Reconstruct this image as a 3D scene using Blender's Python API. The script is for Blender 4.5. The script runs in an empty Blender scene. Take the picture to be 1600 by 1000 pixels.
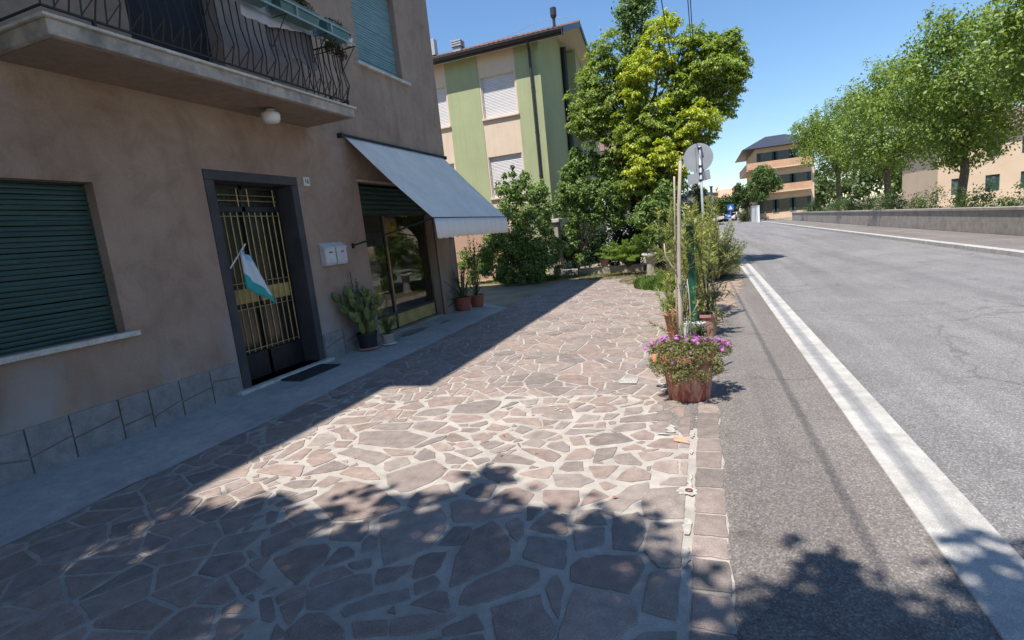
import bpy, math, random
import numpy as np
from mathutils import Vector, Matrix, noise
R = math.radians
SC = bpy.context.scene
COL = SC.collection

# ---------------------------------------------------------------- camera, sky, sun, exposure
cam_d = bpy.data.cameras.new('camera'); cam = bpy.data.objects.new('camera', cam_d); COL.objects.link(cam)
cam_d.sensor_width = 36.0; cam_d.lens = 18.47; cam_d.clip_end = 2000; cam_d.clip_start = 0.05
F_, H_ = 821.0, 1.6
def _u(v): return Vector(v).normalized()
_down = _u((1331 - 800, 5550 - 500, F_))
_fw = _u((1100 - 800, 335 - 500, F_)); _fw = (_fw - _down * _fw.dot(_down)).normalized()
_rt = _down.cross(_fw)
CR = Matrix((_rt, _fw, -_down))                   # world = CR @ image camera (x right, y down, z forward)
_m = Matrix((CR.col[0], -CR.col[1], -CR.col[2])).transposed()
cam.matrix_world = Matrix.Translation((0, 0, H_)) @ _m.to_4x4()
SC.camera = cam

SUN_K = (0.187, 0.46)                             # shadow displacement per metre of height
w = bpy.data.worlds.new('World'); SC.world = w; w.use_nodes = True
nt = w.node_tree; bg = nt.nodes['Background']
sky = nt.nodes.new('ShaderNodeTexSky'); sky.sky_type = 'NISHITA'; sky.sun_disc = False
elev = math.atan2(1, math.hypot(*SUN_K)); az = math.atan2(-SUN_K[0], -SUN_K[1])
sky.sun_elevation = elev; sky.sun_rotation = az
sky.air_density = 1.3; sky.dust_density = 0.0; sky.ozone_density = 9.5
hs = nt.nodes.new('ShaderNodeHueSaturation'); hs.inputs['Saturation'].default_value = 1.0; nt.links.new(sky.outputs[0], hs.inputs['Color']); nt.links.new(hs.outputs[0], bg.inputs[0]); bg.inputs[1].default_value = 0.098
sd = bpy.data.lights.new('sun', 'SUN'); sd.energy = 4.5; sd.angle = R(0.53); sd.color = (1.0, 0.945, 0.87)
so = bpy.data.objects.new('sun', sd); COL.objects.link(so)
so.rotation_euler = Vector((SUN_K[0], SUN_K[1], -1)).to_track_quat('-Z', 'Y').to_euler()
so.location = (-4, -8, 22)
SC.view_settings.view_transform = 'Standard'; SC.view_settings.look = 'None'
SC.view_settings.exposure = 0.78; SC.view_settings.gamma = 1.0
SC.render.engine = 'CYCLES'
SC.render.resolution_x = 1024; SC.render.resolution_y = 640

# ---------------------------------------------------------------- helpers
def tag(o, label=None, cat=None, group=None, kind=None):
    if label: o['label'] = label
    if cat: o['category'] = cat
    if group: o['group'] = group
    if kind: o['kind'] = kind
    return o
def empty(name, loc, label, cat, group=None):
    o = bpy.data.objects.new(name, None); COL.objects.link(o); o.location = loc
    o.empty_display_size = 0.2
    return tag(o, label, cat, group)
def wloc(o):
    v = Vector((0, 0, 0))
    while o is not None: v += Vector(o.location); o = o.parent
    return v
class MB:
    def __init__(s): s.v = []; s.f = []
    def add(s, vs, fs):
        b = len(s.v); s.v += [tuple(x) for x in vs]; s.f += [tuple(i + b for i in f) for f in fs]; return s
    def box(s, x0, x1, y0, y1, z0, z1):
        return s.add([(x0,y0,z0),(x1,y0,z0),(x1,y1,z0),(x0,y1,z0),(x0,y0,z1),(x1,y0,z1),(x1,y1,z1),(x0,y1,z1)],
                     [(0,3,2,1),(4,5,6,7),(0,1,5,4),(1,2,6,5),(2,3,7,6),(3,0,4,7)])
    def quad(s, a, b, c, d): return s.add([a, b, c, d], [(0, 1, 2, 3)])
    def tube(s, pts, r, n=8, cap=True):
        pts = [Vector(p) for p in pts]; rs = r if isinstance(r, (list, tuple)) else [r] * len(pts)
        vs = []; up = None
        for i, p in enumerate(pts):
            d = (pts[min(i + 1, len(pts) - 1)] - pts[max(i - 1, 0)]).normalized()
            if up is None: up = d.orthogonal().normalized()
            up = (up - d * up.dot(d)).normalized(); sd_ = d.cross(up)
            for k in range(n):
                a = 2 * math.pi * k / n; vs.append(p + (up * math.cos(a) + sd_ * math.sin(a)) * rs[i])
        fs = []
        for i in range(len(pts) - 1):
            for k in range(n):
                k2 = (k + 1) % n; fs.append((i*n+k, i*n+k2, (i+1)*n+k2, (i+1)*n+k))
        if cap: fs.append(tuple(range(n - 1, -1, -1))); fs.append(tuple((len(pts)-1)*n + k for k in range(n)))
        return s.add(vs, fs)
    def lathe(s, c, prof, n=32, wob=0.0, seed=0):
        rr = random.Random(seed); vs = []; fs = []
        for (r, z) in prof:
            for k in range(n):
                a = 2*math.pi*k/n; q = r * (1 + wob * math.sin(3*a + seed) + wob * .6 * math.sin(5*a + 2*seed))
                vs.append((c[0] + q*math.cos(a), c[1] + q*math.sin(a), c[2] + z))
        for i in range(len(prof) - 1):
            for k in range(n):
                k2 = (k+1) % n; fs.append((i*n+k, i*n+k2, (i+1)*n+k2, (i+1)*n+k))
        fs.append(tuple(range(n-1, -1, -1))); fs.append(tuple((len(prof)-1)*n + k for k in range(n)))
        return s.add(vs, fs)
    def build(s, name, mat, parent=None, smooth=False, bevel=0, tints=None):
        off = wloc(parent) if parent is not None else Vector((0, 0, 0))
        me = bpy.data.meshes.new(name)
        me.from_pydata([tuple(Vector(v) - off) for v in s.v], [], s.f); me.update()
        if mat: me.materials.append(mat)
        if smooth:
            me.shade_smooth()
        o = bpy.data.objects.new(name, me); COL.objects.link(o); o.parent = parent
        if bevel:
            m = o.modifiers.new('bevel', 'BEVEL'); m.width = bevel; m.segments = 2; m.limit_method = 'ANGLE'
        return o
def rsmooth(o, ang=35):
    me = o.data; me.shade_smooth()
    try: me.set_sharp_from_angle(angle=R(ang))
    except Exception: pass
    return o
def copy_tree(o, parent=None):
    c = o.copy(); COL.objects.link(c); c.parent = parent
    for ch in list(o.children): copy_tree(ch, c)
    return c

def newmat(name):
    m = bpy.data.materials.new(name); m.use_nodes = True
    return m, m.node_tree, m.node_tree.nodes['Principled BSDF']
def N(t, ty, **kw):
    n = t.nodes.new(ty)
    for k, v in kw.items():
        if hasattr(n, k): setattr(n, k, v)
        else: n.inputs[k].default_value = v
    return n
def ramp(t, fac, stops, interp='LINEAR'):
    r = t.nodes.new('ShaderNodeValToRGB'); r.color_ramp.interpolation = interp
    while len(r.color_ramp.elements) > 1: r.color_ramp.elements.remove(r.color_ramp.elements[-1])
    r.color_ramp.elements[0].position = stops[0][0]; r.color_ramp.elements[0].color = (*stops[0][1], 1)
    for p, c in stops[1:]:
        e = r.color_ramp.elements.new(p); e.color = (*c, 1)
    t.links.new(fac, r.inputs[0]); return r
def mixc(t, a, b, fac, mode='MIX'):
    m = t.nodes.new('ShaderNodeMix'); m.data_type = 'RGBA'; m.blend_type = mode
    for sock, v in ((m.inputs[0], fac), (m.inputs[6], a), (m.inputs[7], b)):
        if hasattr(v, 'links'): t.links.new(v, sock)
        elif isinstance(v, (int, float)): sock.default_value = v
        else: sock.default_value = (*v, 1)
    return m.outputs[2]
def coords(t, scale=(1, 1, 1)):
    tc = t.nodes.new('ShaderNodeNewGeometry'); mp = t.nodes.new('ShaderNodeMapping')
    mp.inputs['Scale'].default_value = scale; t.links.new(tc.outputs['Position'], mp.inputs[0]); return mp.outputs[0]
def noise_n(t, vec, scale, detail=4, rough=.55, dist=0):
    n = t.nodes.new('ShaderNodeTexNoise'); n.inputs['Scale'].default_value = scale; n.inputs['Detail'].default_value = detail
    n.inputs['Roughness'].default_value = rough; n.inputs['Distortion'].default_value = dist
    t.links.new(vec, n.inputs['Vector']); return n.outputs[0]
def bump(t, bsdf, h, strength=.4, dist=.01):
    b = t.nodes.new('ShaderNodeBump'); b.inputs['Strength'].default_value = strength; b.inputs['Distance'].default_value = dist
    t.links.new(h, b.inputs['Height']); t.links.new(b.outputs[0], bsdf.inputs['Normal'])
def mat(name, col, col2=None, scale=6.0, rough=.8, bscale=60, bstr=.25, bdist=.004, metal=0, spec=.4, lo=.35, hi=.65, sc=(1, 1, 1), detail=5, streak=0):
    m, t, b = newmat(name)
    v = coords(t, sc)
    if col2 is None: col2 = tuple(c * .78 for c in col)
    n = noise_n(t, v, scale, detail)
    r = ramp(t, n, [(lo, col2), (hi, col)]); oc = r.outputs[0]
    if streak:
        sr = ramp(t, noise_n(t, coords(t, (4, 4, .22)), 2.2, 5, .7, .2), [(.33, (1-streak,)*3), (.5, (1,)*3), (.75, (1+streak*.3,)*3)]); oc = mixc(t, oc, sr.outputs[0], 1.0, 'MULTIPLY')
    t.links.new(oc, b.inputs['Base Color'])
    if bstr: bump(t, b, noise_n(t, v, bscale, 4), bstr, bdist)
    b.inputs['Roughness'].default_value = rough; b.inputs['Metallic'].default_value = metal
    b.inputs['Specular IOR Level'].default_value = spec
    return m
def tintmat(name, rough=.7, bscale=80, bstr=.3, bdist=.003, nscale=25, amt=.35, spec=.35, trans=0.0, fine=None):
    """base colour comes from the point attribute 'tint', broken up by noise"""
    m, t, b = newmat(name)
    a = t.nodes.new('ShaderNodeAttribute'); a.attribute_name = 'tint'
    v = coords(t)
    n = noise_n(t, v, nscale, 5)
    g = ramp(t, n, [(.25, (1-amt,)*3), (.75, (1+amt*.6,)*3)])
    c = mixc(t, a.outputs['Color'], g.outputs[0], 1.0, 'MULTIPLY')
    if fine:
        g2 = ramp(t, noise_n(t, v, fine, 3, .85), [(.3, (.55,)*3), (.5, (1,)*3), (.7, (1.5,)*3)])
        c = mixc(t, c, g2.outputs[0], 1.0, 'MULTIPLY')
    t.links.new(c, b.inputs['Base Color']); b.inputs['Roughness'].default_value = rough
    b.inputs['Specular IOR Level'].default_value = spec
    if bstr: bump(t, b, noise_n(t, v, bscale, 3), bstr, bdist)
    if trans:
        tr = t.nodes.new('ShaderNodeBsdfTranslucent'); c2 = mixc(t, c, (1.3, 1.35, .5), 1.0, 'MULTIPLY'); t.links.new(c2, tr.inputs[0])
        ms = t.nodes.new('ShaderNodeMixShader'); ms.inputs[0].default_value = trans
        out = t.nodes['Material Output']
        t.links.new(b.outputs[0], ms.inputs[1]); t.links.new(tr.outputs[0], ms.inputs[2]); t.links.new(ms.outputs[0], out.inputs[0])
    return m
def set_tint(me, cols):
    a = me.attributes.new('tint', 'FLOAT_COLOR', 'POINT')
    c = np.ones((len(cols), 4), dtype=np.float32); c[:, :3] = cols; a.data.foreach_set('color', c.ravel())
def raw_mesh(name, verts, faces4, mt, parent=None, tints=None, label=None):
    """fast quad mesh from numpy"""
    off = np.array(wloc(parent)) if parent is not None else np.zeros(3)
    me = bpy.data.meshes.new(name); nv, nf = len(verts), len(faces4); k = faces4.shape[1]
    me.vertices.add(nv); me.vertices.foreach_set('co', (verts - off).astype(np.float32).ravel())
    me.loops.add(nf * k); me.loops.foreach_set('vertex_index', faces4.astype(np.int32).ravel())
    me.polygons.add(nf); me.polygons.foreach_set('loop_start', np.arange(0, nf * k, k, dtype=np.int32))
    me.update(calc_edges=True)
    if tints is not None: set_tint(me, tints)
    if mt: me.materials.append(mt)
    o = bpy.data.objects.new(name, me); COL.objects.link(o); o.parent = parent
    return o

# ---------------------------------------------------------------- materials
M = {}
M['leaf'] = tintmat('leaf', rough=.45, bstr=0, nscale=3, amt=.18, spec=.45, trans=.38)
M['leaf_dry'] = tintmat('leaf_dry', rough=.7, bstr=0, nscale=6, amt=.25, trans=.15)
M['bark'] = mat('bark', (.19, .145, .10), (.09, .07, .05), 14, .9, 40, .8, .01, sc=(1, 1, .25))
M['pale_bark'] = mat('pale_bark', (.46, .40, .33), (.27, .22, .17), 18, .85, 60, .6, .003, sc=(1, 1, .18))
M['stone'] = tintmat('paving_stone', rough=.72, bscale=150, bstr=.6, bdist=.003, nscale=11, amt=.30, fine=210)
M['terracotta'] = mat('terracotta', (.46, .20, .12), (.30, .12, .075), 7, .8, 70, .3)
M['black_metal'] = mat('black_metal', (.022, .022, .024), None, 8, .45, 60, .15)
M['brass'] = mat('brass_bar', (.50, .38, .17), (.30, .22, .10), 12, .34, 60, .1, metal=.7)
M['galv'] = mat('galvanised_metal', (.42, .44, .45), (.32, .34, .36), 10, .5, 60, .1, metal=.25)
M['white_plastic'] = mat('white_plastic', (.74, .74, .74), (.6, .6, .6), 10, .5, 60, .08)
M['dark_void'] = mat('dark_interior', (.03, .03, .033), None, 8, .9, 30, 0)
M['soil'] = mat('soil', (.075, .05, .035), (.03, .02, .015), 30, .95, 80, .9, .01)
M['green_metal'] = mat('green_painted_metal', (.008, .085, .045), (.006, .05, .03), 5, .38, 60, .12)

def plaster1():
    m, t, b = newmat('old_brown_render'); v = coords(t)
    n1 = noise_n(t, v, .9, 6, .6, .4); n2 = noise_n(t, v, 3.2, 6, .65, .8)
    base = ramp(t, n1, [(.3, (.258, .194, .155)), (.5, (.290, .226, .184)), (.7, (.318, .256, .212))])
    st = ramp(t, n2, [(.34, (.84, .82, .80)), (.52, (1, 1, 1)), (.75, (1.08, 1.07, 1.06))])
    c = mixc(t, base.outputs[0], st.outputs[0], 1.0, 'MULTIPLY')
    drip = ramp(t, noise_n(t, coords(t, (1.6, 1.6, .22)), 1.3, 5, .62, .9), [(.32, (.87, .86, .85)), (.48, (1, 1, 1)), (.7, (1.03, 1.03, 1.03))])
    c = mixc(t, c, drip.outputs[0], 1.0, 'MULTIPLY')
    grain = ramp(t, noise_n(t, v, 95, 3, .8), [(.3, (.80,)*3), (.5, (1,)*3), (.72, (1.2,)*3)])
    c = mixc(t, c, grain.outputs[0], 1.0, 'MULTIPLY')
    # pinker, more saturated ground floor band and a grey damp zone at the foot, edges broken by noise
    sp = t.nodes.new('ShaderNodeSeparateXYZ'); t.links.new(v, sp.inputs[0])
    ad = N(t, 'ShaderNodeMath', operation='MULTIPLY_ADD'); t.links.new(n2, ad.inputs[0]); ad.inputs[1].default_value = 1.3; t.links.new(sp.outputs[2], ad.inputs[2])
    up = ramp(t, ad.outputs[0], [(0, (0,)*3), (1, (1,)*3)])
    mr = N(t, 'ShaderNodeMapRange'); t.links.new(ad.outputs[0], mr.inputs[0]); mr.inputs[1].default_value = 3.9; mr.inputs[2].default_value = 4.05
    c = mixc(t, mixc(t, c, (1.02, .93, .88), 1.0, 'MULTIPLY'), mixc(t, c, (1.02, 1.0, .96), 1.0, 'MULTIPLY'), mr.outputs[0])
    mr2 = N(t, 'ShaderNodeMapRange'); t.links.new(ad.outputs[0], mr2.inputs[0]); mr2.inputs[1].default_value = 1.75; mr2.inputs[2].default_value = 1.0
    n3 = noise_n(t, coords(t, (1, .8, .35)), 1.3, 4, .6, .5)
    k3 = ramp(t, n3, [(.42, (0,)*3), (.56, (1,)*3)])
    f2 = N(t, 'ShaderNodeMath', operation='MULTIPLY'); t.links.new(mr2.outputs[0], f2.inputs[0]); t.links.new(k3.outputs[0], f2.inputs[1])
    c = mixc(t, c, (.30, .285, .275), f2.outputs[0])
    # pale filled crack lines
    w1 = N(t, 'ShaderNodeTexVoronoi', feature='DISTANCE_TO_EDGE'); w1.inputs['Scale'].default_value = .55
    nn = t.nodes.new('ShaderNodeTexNoise'); nn.inputs['Scale'].default_value = 2.5; nn.inputs['Detail'].default_value = 6; t.links.new(v, nn.inputs[0])
    vv = mixc(t, v, nn.outputs[1], .35); t.links.new(vv, w1.inputs[0])
    ck = ramp(t, w1.outputs[0], [(0, (1,)*3), (.012, (0,)*3)])
    msk = ramp(t, noise_n(t, v, .8, 3), [(.56, (0,)*3), (.68, (.35,)*3)])
    cf = N(t, 'ShaderNodeMath', operation='MULTIPLY'); t.links.new(ck.outputs[0], cf.inputs[0]); t.links.new(msk.outputs[0], cf.inputs[1])
    c = mixc(t, c, (.42, .36, .31), cf.outputs[0])
    t.links.new(c, b.inputs['Base Color']); b.inputs['Roughness'].default_value = .92
    h = mixc(t, noise_n(t, v, 45, 4), n2, .4)
    bump(t, b, h, .5, .012)
    return m
M['plaster'] = plaster1()
def concrete(name, a, bcol, sc=1.4, bs=70, patch=(.3, .3, .3)):
    m, t, b = newmat(name); v = coords(t)
    n1 = noise_n(t, v, sc, 7, .65, .5); n2 = noise_n(t, v, 9, 6, .7)
    r1 = ramp(t, n1, [(.32, bcol), (.62, a)]); r2 = ramp(t, n2, [(.3, (.8,)*3), (.7, (1.12,)*3)])
    c = mixc(t, r1.outputs[0], r2.outputs[0], 1.0, 'MULTIPLY')
    r3 = ramp(t, noise_n(t, v, 190, 2, .8), [(.35, (.75,)*3), (.5, (1,)*3), (.68, (1.3,)*3)])
    c = mixc(t, c, r3.outputs[0], 1.0, 'MULTIPLY')
    t.links.new(c, b.inputs['Base Color']); b.inputs['Roughness'].default_value = .9
    bump(t, b, noise_n(t, v, bs, 5, .7), .5, .006)
    return m
M['concrete'] = concrete('worn_concrete', (.42, .41, .385), (.30, .30, .295))
M['mortar'] = concrete('light_mortar', (.425, .385, .34), (.32, .29, .255), 3.2, 120)
def asphalt(name, base, dark):
    m, t, b = newmat(name); v = coords(t)
    vo = t.nodes.new('ShaderNodeTexVoronoi'); vo.inputs['Scale'].default_value = 120; t.links.new(v, vo.inputs[0])
    agg = ramp(t, vo.outputs[1], [(0, (.62,)*3), (.6, (1.0,)*3), (1, (1.75,)*3)])
    n1 = noise_n(t, v, .7, 7, .65, .4)
    r1 = ramp(t, n1, [(.35, dark), (.65, base)])
    c = mixc(t, r1.outputs[0], agg.outputs[0], 1.0, 'MULTIPLY')
    wn = ramp(t, noise_n(t, coords(t, (1.3, .06, 1)), 1.5, 4, .6, .2), [(.38, (.86,)*3), (.6, (1.1,)*3)]); c = mixc(t, c, wn.outputs[0], 1.0, 'MULTIPLY')
    spot = ramp(t, noise_n(t, v, 1.6, 6, .7, 1.2), [(.56, (1,)*3), (.66, (.80,)*3)]); c = mixc(t, c, spot.outputs[0], 1.0, 'MULTIPLY')
    cv = N(t, 'ShaderNodeTexVoronoi', feature='DISTANCE_TO_EDGE'); cv.inputs['Scale'].default_value = .45
    wv = t.nodes.new('ShaderNodeTexNoise'); wv.inputs['Scale'].default_value = 3; wv.inputs['Detail'].default_value = 8; t.links.new(v, wv.inputs[0])
    t.links.new(mixc(t, v, wv.outputs[1], .3), cv.inputs[0])
    crk = ramp(t, cv.outputs[0], [(0, (.66,)*3), (.004, (.78,)*3), (.009, (1,)*3)])
    cm = ramp(t, noise_n(t, v, .5, 2), [(.45, (0,)*3), (.55, (1,)*3)]); c = mixc(t, c, mixc(t, c, crk.outputs[0], 1.0, 'MULTIPLY'), cm.outputs[0])
    r3 = ramp(t, noise_n(t, v, 60, 3, .8), [(.3, (.7,)*3), (.5, (1,)*3), (.7, (1.3,)*3)])
    c = mixc(t, c, r3.outputs[0], 1.0, 'MULTIPLY')
    t.links.new(c, b.inputs['Base Color']); b.inputs['Roughness'].default_value = .88
    bump(t, b, vo.outputs[0], .6, .005)
    return m
M['asphalt'] = asphalt('old_asphalt', (.185, .165, .150), (.150, .132, .120))
M['road'] = asphalt('road_asphalt', (.205, .195, .190), (.165, .157, .153))
M['kerb'] = concrete('kerb_stone', (.46, .44, .41), (.34, .325, .30), 3)

# ---------------------------------------------------------------- the ground
def sheet(name, x0, x1, y0, y1, z, mt, nx=1, ny=1, kind='structure'):
    b = MB(); b.quad((x0, y0, z), (x1, y0, z), (x1, y1, z), (x0, y1, z)); return tag(b.build(name, mt), kind=kind)
M['earth'] = concrete('dry_earth', (.30, .25, .17), (.17, .15, .085), 1.1, 40)
sheet('ground', -400, 400, -60, 900, -0.012, M['earth'])
# road, sidewalk of asphalt, kerb
sheet('road', 1.22, 6.3, -40, 260, -0.004, M['road'])
b = MB(); b.box(0.93, 1.22, -40, 40, -0.1, 0.012); kb = b.build('kerb', M['kerb'], bevel=.008); tag(kb, kind='structure')
b = MB(); b.box(6.3, 6.5, -40, 110, -0.1, 0.11); tag(b.build('far_kerb', M['kerb'], bevel=.01), kind='structure')
b = MB(); b.box(6.5, 8.2, -40, 110, -0.1, 0.10); tag(b.build('far_pavement', M['asphalt']), kind='structure')

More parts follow.
